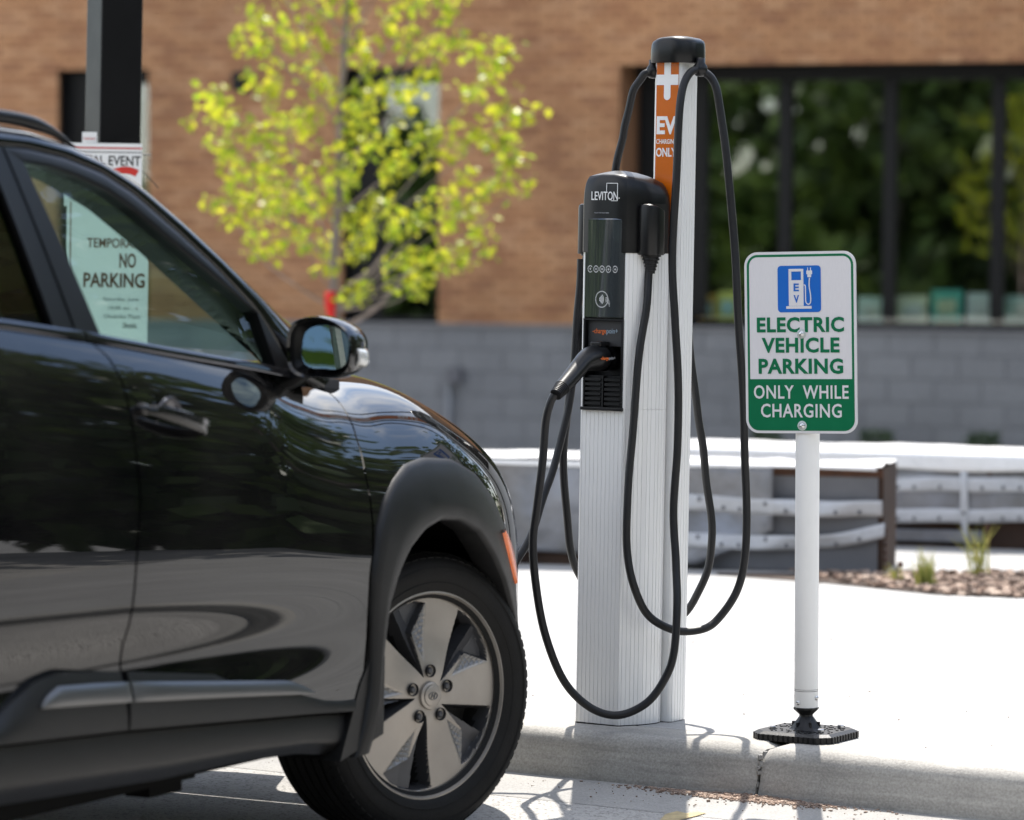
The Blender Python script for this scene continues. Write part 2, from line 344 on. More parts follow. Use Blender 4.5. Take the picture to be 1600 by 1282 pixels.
# kerb stones: rolled face, open joint beside the sign
prof = [(0.0, -0.05), (0.004, 0.02), (0.012, 0.055), (0.019, 0.083)]
for i in range(8):
    a = R(170 - 11.4 * i); prof.append((0.066 + 0.046 * math.cos(a) * 1.0, 0.0845 + 0.046 * math.sin(a)))
prof += [(0.10, 0.1303), (0.185, 0.1305), (0.185, -0.05)]
kerb = empty('kerb', (K0[0], K0[1], 0), rot=(0, 0, -PHI)); tag(kerb, kind='structure')
def kerb_stone(a0, a1):
    mb = MB(); n = max(2, int((a1 - a0) / 0.03)); rings = []
    for i in range(n + 1):
        a = a0 + (a1 - a0) * i / n; e = min(a - a0, a1 - a); rnd = 0.010 * max(0, 1 - e / 0.03) ** 2
        rings.append([(a + random.gauss(0, 0.0006), b + (rnd if z > 0.01 else 0) + random.gauss(0, 0.00025), z - (rnd * 1.2 if z > 0.05 else 0) + random.gauss(0, 0.00025)) for b, z in prof])
    mb.rings(rings, 0, True, True, True, True)
    return mb.build('kerb_stone', M_KERB, kerb, merge=1e-5, auto=0.9)
kerb_stone(-3.6, -0.005); kerb_stone(0.004, 3.0); kerb_stone(-7.2, -3.612); kerb_stone(3.012, 6.6)
# broken mortar and dirt in the joint
mb = MB()
for i in range(26):
    z = random.uniform(0, 0.115); c = (random.gauss(0, 0.004), 0.02 + random.uniform(0, 0.07) + 0.3 * max(0, z - 0.08), z)
    mb.box(c, [random.uniform(0.006, 0.014)] * 3, rz=random.random())
mb.build('joint_filler', M_GUT, kerb)
# pavement (concrete slabs with tooled joints), then the lower plaza in front of the building
pav = empty('pavement', (K0[0], K0[1], 0), rot=(0, 0, -PHI)); tag(pav, kind='structure')
xs = [-40, -11.5, -8.2, -5.0, -1.9, 1.15, 4.2]; ys = [0.186, 1.75, 3.3, 4.6, 8]
for i in range(len(xs) - 1):
    for j in range(len(ys) - 1):
        g = 0.004; w, d = xs[i + 1] - xs[i] - 2 * g, ys[j + 1] - ys[j] - 2 * g
        mb = MB(); mb.box(((xs[i] + xs[i + 1]) / 2, (ys[j] + ys[j + 1]) / 2, PZ - 0.06), (w, d, 0.12))
        me = mb.mesh('paving_slab'); bevel_mesh(me, 0.006, 2)
        link('paving_slab', me, M_PAVE, pav)
mb = MB(); mb.add([kb(4.21, 0.19, PZ - 0.006), kb(90, 0.19, PZ - 0.006), kb(90, 8.0, PZ - 0.006), kb(4.21, 8.0, PZ - 0.006)], [(0, 1, 2, 3)]); tag(mb.build('reflection_asphalt', M_ROAD), kind='structure')  # unseen asphalt, added so the car mirrors darker ground than the slabs
mb = MB(); mb.box((0, 4.1, 0.03), (80, 7.8, 0.05)); mb.build('pavement_bed', M_SOIL, pav)
mb = MB(); mb.add([kb(-60, 7.99, PZ - 0.01), kb(60, 7.99, PZ - 0.01), kb(60, 10.5, -0.7), kb(-60, 10.5, -0.7), kb(-60, 60, -0.72), kb(60, 60, -0.72)], [(0, 1, 2, 3), (3, 2, 5, 4)])
tag(mb.build('lower_plaza', M_PAVE), kind='structure')

# ------------------------------------------------------------------ building
BPH = R(17); BE = np.array([math.cos(BPH), -math.sin(BPH), 0]); BN = np.array([-math.sin(BPH), -math.cos(BPH), 0])
BO = ony(1100, 515, 30.2); BO[2] = 0
def bw(u, v):
    p = onpl(u, v, BO, BN); return float((p - BO) @ BE), float(p[2])
bld = empty('brick_building', (BO[0], BO[1], 0), 'long tan brick building with grey block base and dark framed windows', 'building', rot=(0, 0, -BPH))
# local axes: X along the wall to the right, Y into the building, Z up
UL, UR = bw(-70, 300)[0], bw(1690, 300)[0]
ZS = bw(1250, 517)[1]; ZT = bw(1250, 101)[1]; ZB = -0.75; ZTOP = 4.3
CH = 0.0667; BLK = 0.2
opens = [(bw(967, 300)[0], UR + 3.0, 'wide'), (bw(535, 300)[0], bw(685, 300)[0], 'slim'), (bw(90, 200)[0], bw(232, 200)[0], 'slim')]
ncr = int(round((ZT - ZS) / CH)); ZT = ZS + ncr * CH
def wall_rects(z0, z1, u0, u1):
    """rectangles of the wall plane that are not window opening"""
    if z1 <= ZS or z0 >= ZT: return [(u0, u1)]
    segs = []; cur = u0
    for a, b, _ in sorted(opens):
        if a > cur: segs.append((cur, min(a, u1)))
        cur = max(cur, b)
    if cur < u1: segs.append((cur, u1))
    return segs
mb = MB()
for z0, z1 in ((ZS, ZT), (ZT, 7.5)):
    for a, b in wall_rects(z0 + 0.01, z1 - 0.01, UL - 3, UR + 3):
        mb.box(((a + b) / 2, 0.012 + 0.15, (z0 + z1) / 2), (b - a, 0.3, z1 - z0))
mb.build('wall', M_MORT, bld)
mb = MB(); mb.box(((UL + UR) / 2, 0.21, (ZB - 0.5 + ZS) / 2), (UR - UL + 6, 0.4, ZS - ZB + 0.5)); mb.build('base_wall', M_BMORT, bld)
bricks = []
nc = int((ZTOP - ZS) / CH)
for c in range(nc):
    z0 = ZS + c * CH; z1 = z0 + CH - 0.009
    off = 0.1 * (c % 2)
    for a, b in wall_rects(z0 + 0.02, z1 - 0.01, UL, UR):
        k = math.floor((a - off) / 0.2)
        while off + k * 0.2 < b:
            x0 = max(a, off + k * 0.2); x1 = min(b, off + k * 0.2 + 0.191); k += 1
            if x1 - x0 > 0.02: bricks.append((x0, x1, z0, z1))
vis = [q for q in bricks if q[0] > opens[0][0] and q[2] >= ZT - 0.01 and q[3] < 3.85]
vis.sort(key=lambda q: (-q[0]))
single = set(vis[:300]); shared = {}
mb = MB()
for q in bricks:
    x0, x1, z0, z1 = q; c = ((x0 + x1) / 2, 0.045 - random.uniform(0, 0.004), (z0 + z1) / 2); d = (x1 - x0, 0.09, z1 - z0)
    if q in single:
        key = round(d[0], 3)
        if key not in shared: shared[key] = MB().box((0, 0, 0), d).mesh('brick')
        if not shared[key].materials: shared[key].materials.append(M_BRICK)
        o = bpy.data.objects.new('brick', shared[key]); COL.objects.link(o); o.parent = bld; o.location = c
    else: mb.box(c, d)
o = mb.build('brickwork', M_BRICK, bld); o['kind'] = 'stuff'
# concrete blocks of the base
bk = {}
for r in range(int((ZS - ZB) / BLK) + 1):
    z1 = ZS - r * BLK - 0.004; z0 = z1 - BLK + 0.008
    k = math.floor(UL / 0.4)
    while k * 0.4 < UR:
        x0 = k * 0.4 + 0.2 * (r % 2); k += 1
        if 'm' not in bk:
            me = MB().box((0, 0, 0), (0.392, 0.06, z1 - z0)).mesh('block'); bevel_mesh(me, 0.004, 1); me.materials.append(M_BLOCK); bk['m'] = me
        o = bpy.data.objects.new('block', bk['m']); COL.objects.link(o); o.parent = bld
        o.location = (x0 + 0.2, 0.034 - random.uniform(0, 0.003), (z0 + z1) / 2)
mb = MB(); mb.box(((UL + UR) / 2, -0.004, ZS + 0.012), (UR - UL + 6, 0.05, 0.022)); mb.build('flashing', mat('grey_flashing', (0.2, 0.2, 0.21), 0.5, 0.3, var=0.1), bld)
# windows
RD = 0.55
def book_colours(): return random.choice([(0.75, 0.42, 0.1), (0.72, 0.68, 0.2), (0.65, 0.75, 0.78), (0.8, 0.78, 0.62), (0.2, 0.55, 0.5)])
def window(u0, u1, kind):
    win = empty('window', (u0, 0, ZS)); win.parent = bld
    W, H = u1 - u0, ZT - ZS
    mb = MB()
    rd = RD if kind == 'wide' else 0.24
    for xx in (-0.045, W + 0.045):
        MB().box((xx, rd / 2 + 0.09, H / 2), (0.1, rd + 0.06, H - 0.002)).build('reveal', M_BRICK if kind == 'wide' else M_FRAME, win)
    mb = MB(); mb.box((W / 2, rd / 2 + 0.03, H + 0.05), (W, rd + 0.02, 0.1)); mb.box((W / 2, rd / 2 + 0.06, -0.02), (W, rd + 0.08, 0.045)); mb.build('sill', M_FRAME, win)
    fr = MB(); t = 0.07
    fr.box((W / 2, rd, H - 0.06), (W, 0.12, 0.12)); fr.box((W / 2, rd, 0.035), (W, 0.12, 0.07))
    if kind == 'wide':
        posts = [bw(1090, 300)[0] - u0 + 0.0, bw(1224, 300)[0] - u0, bw(1390, 300)[0] - u0, bw(1562, 300)[0] - u0]
        posts.append(2 * posts[-1] - posts[-2]); posts.append(2 * posts[-1] - posts[-2])
        fr.box(((posts[0] - 0.16) / 2 + 0.02, rd + 0.02, H / 2), (posts[0] - 0.16 - 0.04, 0.1, H - 0.2))
        for i, p in enumerate(posts): fr.box((p - 0.10, rd, H / 2), (0.11, 0.12, H - 0.2))
        posts = [p - 0.1 for p in posts]
        cells = [(posts[i], posts[i + 1], 0.05, H - 0.1) for i in range(len(posts) - 1)]
    else:
        zm = bw(600, 320)[1] - ZS
        fr.box((W / 2, rd, zm), (W, 0.12, 0.09)); fr.box((0.15, rd, H / 2), (0.3, 0.1, H - 0.14)); fr.box((W - 0.02, rd, H / 2), (0.05, 0.1, H - 0.14))
        cells = [(0.28, W - 0.04, 0.05, zm - 0.04), (0.28, W - 0.04, zm + 0.04, H - 0.1)]
    fr.build('frame', M_FRAME, win)
    for a, b, z0, z1 in cells:
        MB().box(((a + b) / 2, rd + 0.01, (z0 + z1) / 2), (b - a, 0.012, z1 - z0)).build('pane', M_BPANE, win)
    # the room behind the glass
    x0, x1, y0, y1 = (0.05, W - 0.05, rd + 0.1, rd + 4.5) if kind == 'wide' else (0.02, W - 0.02, rd + 0.1, rd + 1.5)
    rm = MB(); z0, z1 = -0.03, H + 0.05
    P = [(x0, y0, z0), (x1, y0, z0), (x1, y1, z0), (x0, y1, z0), (x0, y0, z1), (x1, y0, z1), (x1, y1, z1), (x0, y1, z1)]
    rm.add(P, [(0, 1, 2, 3), (7, 6, 5, 4), (3, 2, 6, 7), (0, 3, 7, 4), (1, 5, 6, 2)]); rm.build('room_shell', M_ROOM, win, recalc=False)
    return win
for u0, u1, k in opens: window(u0, u1, k)
# papers and books standing on the window board
def ypl(u, v, dy):
    p = onpl(u, v, BO - BN * dy, BN); return p
for u0, u1, v0, c, lab in ((1090, 1118, 460, (0.62, 0.36, 0.08), 'ochre picture book standing behind the window left of the sign'), (1120, 1152, 455, (0.66, 0.62, 0.16), 'yellow picture book standing behind the window left of the sign'),
        (1339, 1379, 464, (0.55, 0.66, 0.68), 'pale blue picture sheet behind the window right of the sign'), (1400, 1448, 462, (0.66, 0.65, 0.52), 'cream picture sheet left of the teal one behind the window'),
        (1454, 1503, 453, (0.1, 0.42, 0.36), 'teal and yellow picture sheet behind the window'), (1510, 1549, 458, (0.62, 0.67, 0.72), 'white and blue picture sheet right of the teal one'),
        (1569, 1640, 462, (0.45, 0.58, 0.56), 'pale teal picture sheet at the right edge behind the window')):
    A = ypl(u0, 512, RD + 0.035); Bp = ypl(u1, 512, RD + 0.035); T = ypl(u0, v0, RD + 0.035)
    w = float((Bp - A) @ BE); hgt = float(T[2] - A[2])
    r_ = empty('picture_sheet', tuple(A), lab, 'picture book', rot=(R(-4), 0, -BPH), group='picture books along the window board')
    MB().box((w / 2, 0.004, hgt / 2), (w, 0.012, hgt)).build('cover', mat('book_cover', tuple(min(.85, x * 1.25) for x in c), 0.6, var=0.25, vscale=9, col2=tuple(min(1, x * 1.5) for x in c)), r_)
    mb = MB(); mb.box((w / 2, -0.004, hgt * 0.55), (w * 0.62, 0.004, hgt * 0.4)); mb.box((w / 2, -0.004, hgt * 0.16), (w * 0.7, 0.004, hgt * 0.08))
    mb.build('picture', mat('book_picture', tuple(1 - 0.6 * (1 - x) for x in c[::-1]), 0.6, var=0.4, vscale=14), r_)
# wall lamp, conduit and hose box on the building
p = bw(380, 130); wl = empty('wall_light', tuple(BO + BE * p[0] - BN * 0.0 + np.array([0, 0, p[1]])), 'small dark wall light on the brick behind the tree', 'wall light', rot=(0, 0, -BPH))
MB().box((0, -0.012, 0), (0.15, 0.03, 0.15)).build('back_plate', M_FRAME, wl)
mb = MB(); mb.prism([(-0.07, -0.03), (0.07, -0.03), (0.055, -0.15), (-0.055, -0.15)], -0.07, 0.09); mb.build('lamp_hood', M_FRAME, wl)
p = bw(703, 560); cd = empty('wall_conduit', tuple(BO + BE * p[0]), 'grey conduit with junction box on the grey block base', 'conduit', rot=(0, 0, -BPH))
mb = MB(); mb.tube([(0, -0.03, -0.75), (0, -0.03, bw(703, 600)[1])], 0.025); mb.build('pipe', mat('grey_conduit', (0.23, 0.24, 0.26), 0.5, var=0.1), cd)
q = bw(714, 587); MB().box((0.06, -0.04, q[1]), (0.11, 0.08, 0.14)).build('junction_box', mat('dark_box', (0.1, 0.1, 0.11), 0.6, var=0.1), cd)

# ------------------------------------------------------------------ wood across the road behind the camera: what paint and panes mirror
mb = MB(); cl = []
for i in range(92):
    an = R(-190 + i * 255 / 91); rad = random.uniform(21, 30) if an < 0 else random.uniform(17, 24); c = np.array([rad * math.cos(an), rad * math.sin(an), 0])
    hgt = random.uniform(8.0, 12.0) if R(0) > an > R(-151) else random.uniform(4.5, 7.8) if an > 0 else random.uniform(1.8, 4.2)
    if R(-106) < an < R(-76): hgt = random.uniform(13, 15.5)
    mb.tube([tuple(c), tuple(c + [random.gauss(0, .3), random.gauss(0, .3), hgt * 0.5]), tuple(c + [random.gauss(0, .5), random.gauss(0, .5), hgt * 0.9])], [0.16, 0.1, 0.03], 6, 1)
    for k in range(46 if an < 0 else 30):
        z = hgt * (0.04 + 0.96 * random.random() ** 0.85); rr = 2.6 * math.sin(math.pi * min(0.97, 0.24 + 0.72 * z / hgt)) * math.sqrt(random.random()); a = random.random() * 6.28
        cl.append((c[0] + rr * math.cos(a), c[1] + rr * math.sin(a), z, 1.5 if an < 0 else 1.0))
    for k in range(12):
        a = random.random() * 6.28; rr = random.uniform(0.2, 1.7); cl.append((c[0] + rr * math.cos(a), c[1] + rr * math.sin(a), random.uniform(0.1, 1.5), 1.1))
for c in cl:
    for k in range(32):
        q = Vector((random.gauss(0, .5), random.gauss(0, .5), random.gauss(0, .4))) + Vector(c[:3]); s = random.uniform(.15, .3) * c[3]
        a = Vector((random.gauss(0, 1), random.gauss(0, 1), random.gauss(0, 1))).normalized(); b = a.orthogonal().normalized(); d = a.cross(b)
        q.z = max(q.z, 0.1)
        mb.add([tuple(q + b * s), tuple(q + d * s * .6), tuple(q - b * s), tuple(q - d * s * .6)], [(0, 1, 2, 3)])
far = mb.build('treeline', [leaf_mat('wood_leaf', (0.04, 0.08, 0.016), (0.10, 0.155, 0.03), 0.35), M_BARK], recalc=False)
tag(far, 'line of leafy trees across the road', 'trees', kind='stuff')

# ================================================================== CHARGING STATION
def frame_from(loc, rz, lean=0.0):
    return Matrix.Translation(loc) @ Matrix.Rotation(R(lean), 4, 'Y') @ Matrix.Rotation(rz, 4, 'Z')
CS = empty('charging_station', (0, 0, 0), 'twin cable electric vehicle charging station with orange banded mast, at the kerb', 'charging station')
MC = frame_from((0.226, 9.104, PZ), -PHI, 0.58); CS.matrix_world = MC; MCI = MC.inverted()
def cloc(u, v, y): return MCI @ Vector(ony(u, v, y))
def grooved(poly, pitch=0.0122, gw=0.0021, gd=0.0015, skip=()):
    """closed outline with little extrusion grooves cut along each run"""
    out = []; n = len(poly)
    P = [np.array(p, float) for p in poly]
    area = sum(P[i][0] * P[(i + 1) % n][1] - P[(i + 1) % n][0] * P[i][1] for i in range(n)); sg = 1 if area > 0 else -1
    acc = pitch * 0.5
    for i in range(n):
        a, b = P[i], P[(i + 1) % n]; d = b - a; Ln = np.linalg.norm(d); d = d / Ln; nrm = np.array([d[1], -d[0]]) * sg
        out.append(tuple(a)); s = acc
        if i not in skip:
            while s + gw < Ln - 0.001:
                if s > 0.001:
                    for q, dep in ((s, 0), (s + gw * .25, gd), (s + gw * .75, gd), (s + gw, 0)): out.append(tuple(a + d * q - nrm * dep))
                s += pitch
        acc = max(0.0015, s - Ln)
    return out
half = [(0.0635, 0.0), (0.066, 0.0025), (0.084, 0.030), (0.099, 0.058), (0.108, 0.085), (0.113, 0.108), (0.1135, 0.126), (0.110, 0.138)]
outl = half + [(-x, y) for x, y in half[::-1]]
full = grooved(outl, skip=(len(half) - 1,))
mb = MB(); mb.prism(full, 0.004, 0.822); mb.build('lower_column', M_ALU, CS, recalc=True)
NW = 0.0598
notch = outl[:-1] + [outl[-1], (-NW, 0.0), (-NW, 0.055), (NW, 0.055), (NW, 0.0)]
up = grooved(notch, skip=(len(half) - 1, len(outl) - 1, len(outl), len(outl) + 1, len(outl) + 2, len(outl) + 3, len(outl) + 4))
mb = MB(); mb.prism(up, 0.8225, 1.2268); mb.build('upper_column', M_ALU, CS)
mb = MB(); mb.prism([(x * 0.99, y * 0.985 + 0.001) for x, y in outl], -0.006, 0.0038); mb.build('foot_gasket', M_RUBBER, CS)
# louvred vent with its flange
vent = empty('vent_panel', (0, 0, 0)); vent.parent = CS
mb = MB(); mb.box((0, 0.03, 0.866), (0.1194, 0.04, 0.0855)); mb.build('vent_back', M_BLACKP, vent)
for cx in (-0.030, 0.0285):
    for k in range(6): 
        mb = MB(); mb.prism([(-0.0035, 0), (0.0035, 0), (0.0015, 0.012), (-0.0055, 0.012)], cx - 0.0235, cx + 0.0235)
        me = mb.mesh('louvre'); xform(me, Matrix(((0, 0, 1, 0), (0, 1, 0, -0.0015), (1, 0, 0, 0.836 + k * 0.0125), (0, 0, 0, 1)))); link('louvre', me, M_SATIN, vent)
mb = MB()
for cx in (-0.0575, -0.0007, 0.0569): mb.box((cx, 0.003, 0.868), (0.0045, 0.010, 0.081))
mb.build('vent_ribs', M_SATIN, vent); vent.children[-1]['kind'] = 'stuff'
mb = MB(); mb.box((0, -0.004, 0.8225), (0.125, 0.014, 0.0085)); me = mb.mesh('flange'); bevel_mesh(me, 0.0015); link('flange', me, M_SATIN, CS)
# holster recess with maker's lettering
hol = empty('holster', (0, 0, 0)); hol.parent = CS
mb = MB(); mb.box((0, 0.049, 0.98), (0.1192, 0.008, 0.146)); mb.box((-0.057, 0.02, 0.98), (0.005, 0.05, 0.146)); mb.box((0.057, 0.02, 0.98), (0.005, 0.05, 0.146)); mb.build('recess_lining', M_BLACKP, hol)
mb = MB(); mb.prism([(-0.052, 0.008), (0.052, 0.008), (0.052, 0.044), (-0.052, 0.044)], 0.985, 1.05); mb.build('recess_face', mat('holster_grey', (0.022, 0.022, 0.024), 0.5, var=0.1), hol)
mb = MB(); mb.lathe([(0.034, -0.004), (0.034, 0.04), (0.025, 0.04)], 28, c=(0, 0, 0.955), axis='y'); mb.build('socket_ring', M_SATIN, hol)
def maker(parent, y, z, h, w, mats=(M_TXTO, M_TXTB), x0=0.0):
    flat_text('lettering', '-charge', h, mats[0], parent, (x0 - w * 0.235, y, z), width=w * 0.53, height=h * 1.0, bold=0.0)
    flat_text('lettering', 'poin+', h, mats[1], parent, (x0 + w * 0.27, y, z), width=w * 0.44, height=h * 1.0, bold=0.0)
maker(hol, 0.0072, 1.022, 0.017, 0.076)
# screen: curved dark glass with icons
M_SCR = mat('screen_glass', (0.035, 0.04, 0.04), 0.03, spec=0.9, coat=1.0, var=0.2, vscale=6, stretch=(8, 1, 0.5))
scr = empty('display', (0, 0, 0)); scr.parent = CS
mb = MB(); rg = []
for z in (1.058, 1.06, 1.312, 1.315):
    ins = 0.0015 if z in (1.058, 1.315) else 0
    rg.append([(x, -0.0015 - 0.0075 * math.cos(x / 0.0595 * 1.45) + ins * 2, z) for x in np.linspace(-0.0588, 0.0588, 17)] + [(0.0588, 0.02, z), (-0.0588, 0.02, z)])
mb.rings(rg, 0, True, True, True, True); mb.build('screen', M_SCR, scr, auto=0.7)
mb = MB()
for i in range(5):
    x = -0.041 + i * 0.0188; y = -0.0019 - 0.0075 * math.cos(x / 0.0595 * 1.45)
    for k in range(14):
        a = 2 * math.pi * k / 14
        mb.box((x + 0.0068 * math.cos(a), y, 1.184 + 0.0082 * math.sin(a)), (0.0022, 0.0008, 0.0022), rz=0)
    mb.box((x, y, 1.184), (0.006, 0.0008, 0.0014)); mb.box((x, y, 1.184), (0.0014, 0.0008, 0.0065))
o = mb.build('icons', mat('icon_white', (0.62, 0.62, 0.62), 0.5, var=0.03), scr, recalc=False); o['kind'] = 'stuff'
mb = MB(); cz = 1.106; cx = -0.003
def ypos(x): return -0.0019 - 0.0075 * math.cos(x / 0.0595 * 1.45)
for k in range(34):
    a = 2 * math.pi * k / 34; x = cx + 0.0185 * math.cos(a); mb.box((x, ypos(x), cz + 0.0205 * math.sin(a)), (0.0024, 0.0007, 0.0024))
for q, rr in enumerate((0.004, 0.0075, 0.011, 0.0145)):
    for k in range(-7, 8):
        a = R(k * 6.2); x = cx - 0.009 + rr * math.cos(a); mb.box((x, ypos(x), cz + rr * math.sin(a) * 1.1), (0.0016, 0.0007, 0.0022))
for k in range(4):
    for j in range(8):
        x = cx + 0.012 + j * 0.0016; mb.box((x, ypos(x), cz + 0.004 - k * 0.0035 - j * 0.0013 + 0.004 * math.sin(j * .5)), (0.0018, 0.0007, 0.0012))
o = mb.build('tap_symbol', bpy.data.materials['icon_white'], scr, recalc=False); o['kind'] = 'stuff'
MB().box((0, 0.0, 1.0535), (0.119, 0.012, 0.004)).build('screen_lip', M_BLACKP, scr)
# head casing
hs = [(x * 1.01, y * 1.03 - 0.004) for x, y in outl]; cxy = np.array([0, 0.062])
def dense(poly, k=3):
    P = np.array(poly + poly[:1]); return [tuple(P[i] + (P[i + 1] - P[i]) * j / k) for i in range(len(poly)) for j in range(k)]
hd = dense(hs); mb = MB(); rings = []
def arch(x): return 0.034 * (1 - (abs(x) / 0.116) ** 2.7)
for z, s_ in ((1.2268, 1), (1.28, 1.0), (1.345, 1.0), (1.358, 0.99), (1.371, 0.975), (1.381, 0.945), (1.389, 0.90), (1.394, 0.845)):
    k = (z - 1.28) / 0.114 if z > 1.28 else 0
    rings.append([(x * s_, cxy[1] + (y - cxy[1]) * s_, z + k * arch(x * s_)) for x, y in hd])
mb.rings(rings, 0, True)
last = rings[-1]; rr = [last]
for q in (0.85, 0.65, 0.4, 0.15): rr.append([(x * q, cxy[1] + (y - cxy[1]) * q, 1.394 + arch(x * q) + 0.013 * (1 - q) ** 0.9) for x, y, _ in last])
mb.rings(rr, 0, True, True, False, True)
head = mb.build('head_casing', M_SATIN, CS, merge=1e-5, auto=0.8)
MB().box((0, 0.03, 1.271), (0.1148, 0.05, 0.088)).build('head_core', M_BLACKP, CS)
# maker's name on the head: letters and an open square that runs into the last two letters
def head_text():
    w0, z0 = 0.079, 1.373
    flat_text('lettering', 'LEVITON', 0.028, M_TXTW, head, (-0.002, -0.0055, z0), width=w0, height=0.0225, bold=0.0002)
    mb = MB()
    for c, d in (((0.020, 1.4055), (0.0335, 0.0016)), ((0.0037, 1.395), (0.0014, 0.021)), ((0.0364, 1.383), (0.0014, 0.045)), ((0.027, 1.3605), (0.019, 0.0014))):
        mb.box((c[0], -0.0055 + 0.0, c[1]), (d[0], 0.0010, d[1]))
    o = mb.build('logo_square', M_TXTW, head); o['kind'] = 'stuff'
    flat_text('lettering', '®', 0.005, M_TXTW, head, (0.0415, -0.0055, 1.3675), width=0.004, height=0.004)
    flat_text('lettering', 'Patent 7,427-0.2A+06/02', 0.004, M_TXTG, head, (-0.010, -0.0055, 1.329), width=0.044, height=0.0035)
head_text()
# plug docks at both sides, each with a stepped cable gland
for s_ in (1, -1):
    dk = empty('cable_dock', (0.106, 0.052, 0) if s_ > 0 else (-0.099, 0.090, 0)); dk.parent = CS
    P = rrect(0.056, 0.074, 0.024, 6); mb = MB()
    mb.rings([[(x * k, y * k, z + zt * (y + 0.04) * -0.22) for x, y in P] for z, k, zt in ((1.2225, 0.97, 0), (1.226, 1, 0), (1.345, 1, 1), (1.352, 0.96, 1), (1.354, 0.85, 1), (1.350, 0.8, 1), (1.34, 0.3, 1))], 0, True, True, True, True)
    mb.build('dock_shell', M_SATIN, dk, auto=0.7)
    MB().box((-s_ * 0.012, 0.02, 1.29), (0.05, 0.06, 0.13)).build('dock_bracket', M_BLACKP, dk)
    pr = []; z = 1.2225; r = 0.026
    for k in range(5): pr += [(r, z), (r, z - 0.0045), (r * 0.8, z - 0.005), (r * 0.8, z - 0.0085)]; z -= 0.0088; r *= 0.86
    pr.append((0.011, z - 0.004)); mb = MB(); mb.lathe([(0.001, 1.2228)] + pr + [(0.001, z - 0.004)], 24); mb.build('cable_gland', M_RUBBER, dk, auto=0.6)
# cable mast, decal, cap
PX, PY = 0.092, 0.19
pp = rrect(0.088, 0.088, 0.015, 5, PX, PY)
mast = MB(); mast.prism(grooved(pp, 0.0138, 0.0021, 0.0015, skip=tuple(i for i in range(len(pp)) if pp[i][1] < PY - 0.04)), 0.004, 1.735); mast = mast.build('mast', M_ALU, CS)
MB().box((PX, PY - 0.0447, 1.479), (0.0655, 0.001, 0.514)).build('decal', M_ORANGE, mast)
yd = PY - 0.0457
mb = MB(); mb.box((PX, yd, 1.678), (0.0653, 0.0008, 0.027)); mb.box((PX, yd - 0.0002, 1.685), (0.0195, 0.0008, 0.10))
mb.rings([[(PX + r_ * math.cos(a), y, 1.635 + r_ * math.sin(a)) for a in [math.pi + math.pi * i / 10 for i in range(11)]] for y, r_ in ((yd + 0.0002, 0.00975), (yd - 0.0006, 0.00975), (yd - 0.0006, 0.0001))], 0, False, True)
mb.build('plus_sign', M_TXTW, mast)
flat_text('lettering', 'EV', 0.05, M_TXTW, mast, (PX, yd, 1.560), width=0.060, height=0.047, bold=0.0018)
flat_text('lettering', 'CHARGING', 0.014, M_TXTW, mast, (PX, yd, 1.518), width=0.061, height=0.0125, bold=0.0002)
flat_text('lettering', 'ONLY', 0.025, M_TXTW, mast, (PX, yd, 1.490), width=0.061, height=0.0235, bold=0.0006)
MB().prism(rrect(0.084, 0.084, 0.015, 5, PX, PY), -0.004, 0.0038).build('mast_gasket', M_RUBBER, CS)
cp = rrect(0.134, 0.134, 0.054, 10); mb = MB()
def cz_(x, y, k): return (x * 0.05 - 0.35 * x * x * 10 * 0.5 + 0.012) * k
rings = [[(PX + 0.004 + x * s_, PY + y * s_, z + max(0, (z - 1.77)) * 0 + cz_(x * s_, y * s_, kk)) for x, y in cp] for z, s_, kk in ((1.722, 0.975, 0), (1.7265, 1.0, 0), (1.754, 0.99, 0.15), (1.766, 0.972, 0.8), (1.772, 0.93, 1.0), (1.776, 0.8, 1.1), (1.778, 0.45, 1.15), (1.779, 0.05, 1.15))]
mb.rings(rings, 0, True, True, True, True); mb.build('mast_cap', M_SATIN, CS, auto=0.9)
mb = MB(); hkR, hkL = cloc(1094, 109, 9.155), cloc(1021, 112, 9.215)
for name, hk in (('cable_hook', hkR), ('cable_hook', hkL)):
    mb = MB(); mb.lathe([(0.001, -0.019), (0.011, -0.017), (0.018, -0.009), (0.0195, 0.0), (0.018, 0.009), (0.012, 0.017), (0.012, 0.03), (0.001, 0.03)], 20, c=tuple(hk)); mb.build(name, M_SATIN, CS)
# cables
CRAD = 0.0105
def cable(pts, name='charging_cable'):
    P = [tuple(cloc(*p)) for p in pts]
    g = np.random.default_rng(len(P)); q = np.array(catmull(P, 9)); n = len(q); f = np.linspace(0, 1, n)
    for ax_ in range(3):
        q[:, ax_] += sum(0.0011 * math.sin(1 + ax_) * np.sin(f * k_ * 6.28 + g.uniform(0, 6)) for k_ in (5, 8, 13)) * np.minimum(1, np.minimum(f, 1 - f) * 12)
    mb = MB(); mb.tube(q, CRAD, 12); return mb.build(name, M_RUBBER, CS)
gl = MC @ Vector((0.110, 0.052, 1.19)); gy = gl.y
cable([(1015, 405, gy), (1014, 428, gy), (1009, 480, 9.075), (999, 560, 9.062), (988, 680, 9.05), (981, 770, 9.04), (980, 850, 9.03), (989, 915, 9.02), (1012, 960, 9.03), (1050, 984, 9.05), (1085, 986, 9.07), (1118, 972, 9.09), (1148, 930, 9.1), (1164, 870, 9.1), (1167, 790, 9.11), (1163, 690, 9.11), (1157, 560, 9.12), (1152, 450, 9.12), (1145, 350, 9.13), (1133, 230, 9.14), (1124, 160, 9.15), (1112, 124, 9.155), (1096, 110, 9.155)])
yE = (MC @ Vector((0, -0.228, 0.866))).y
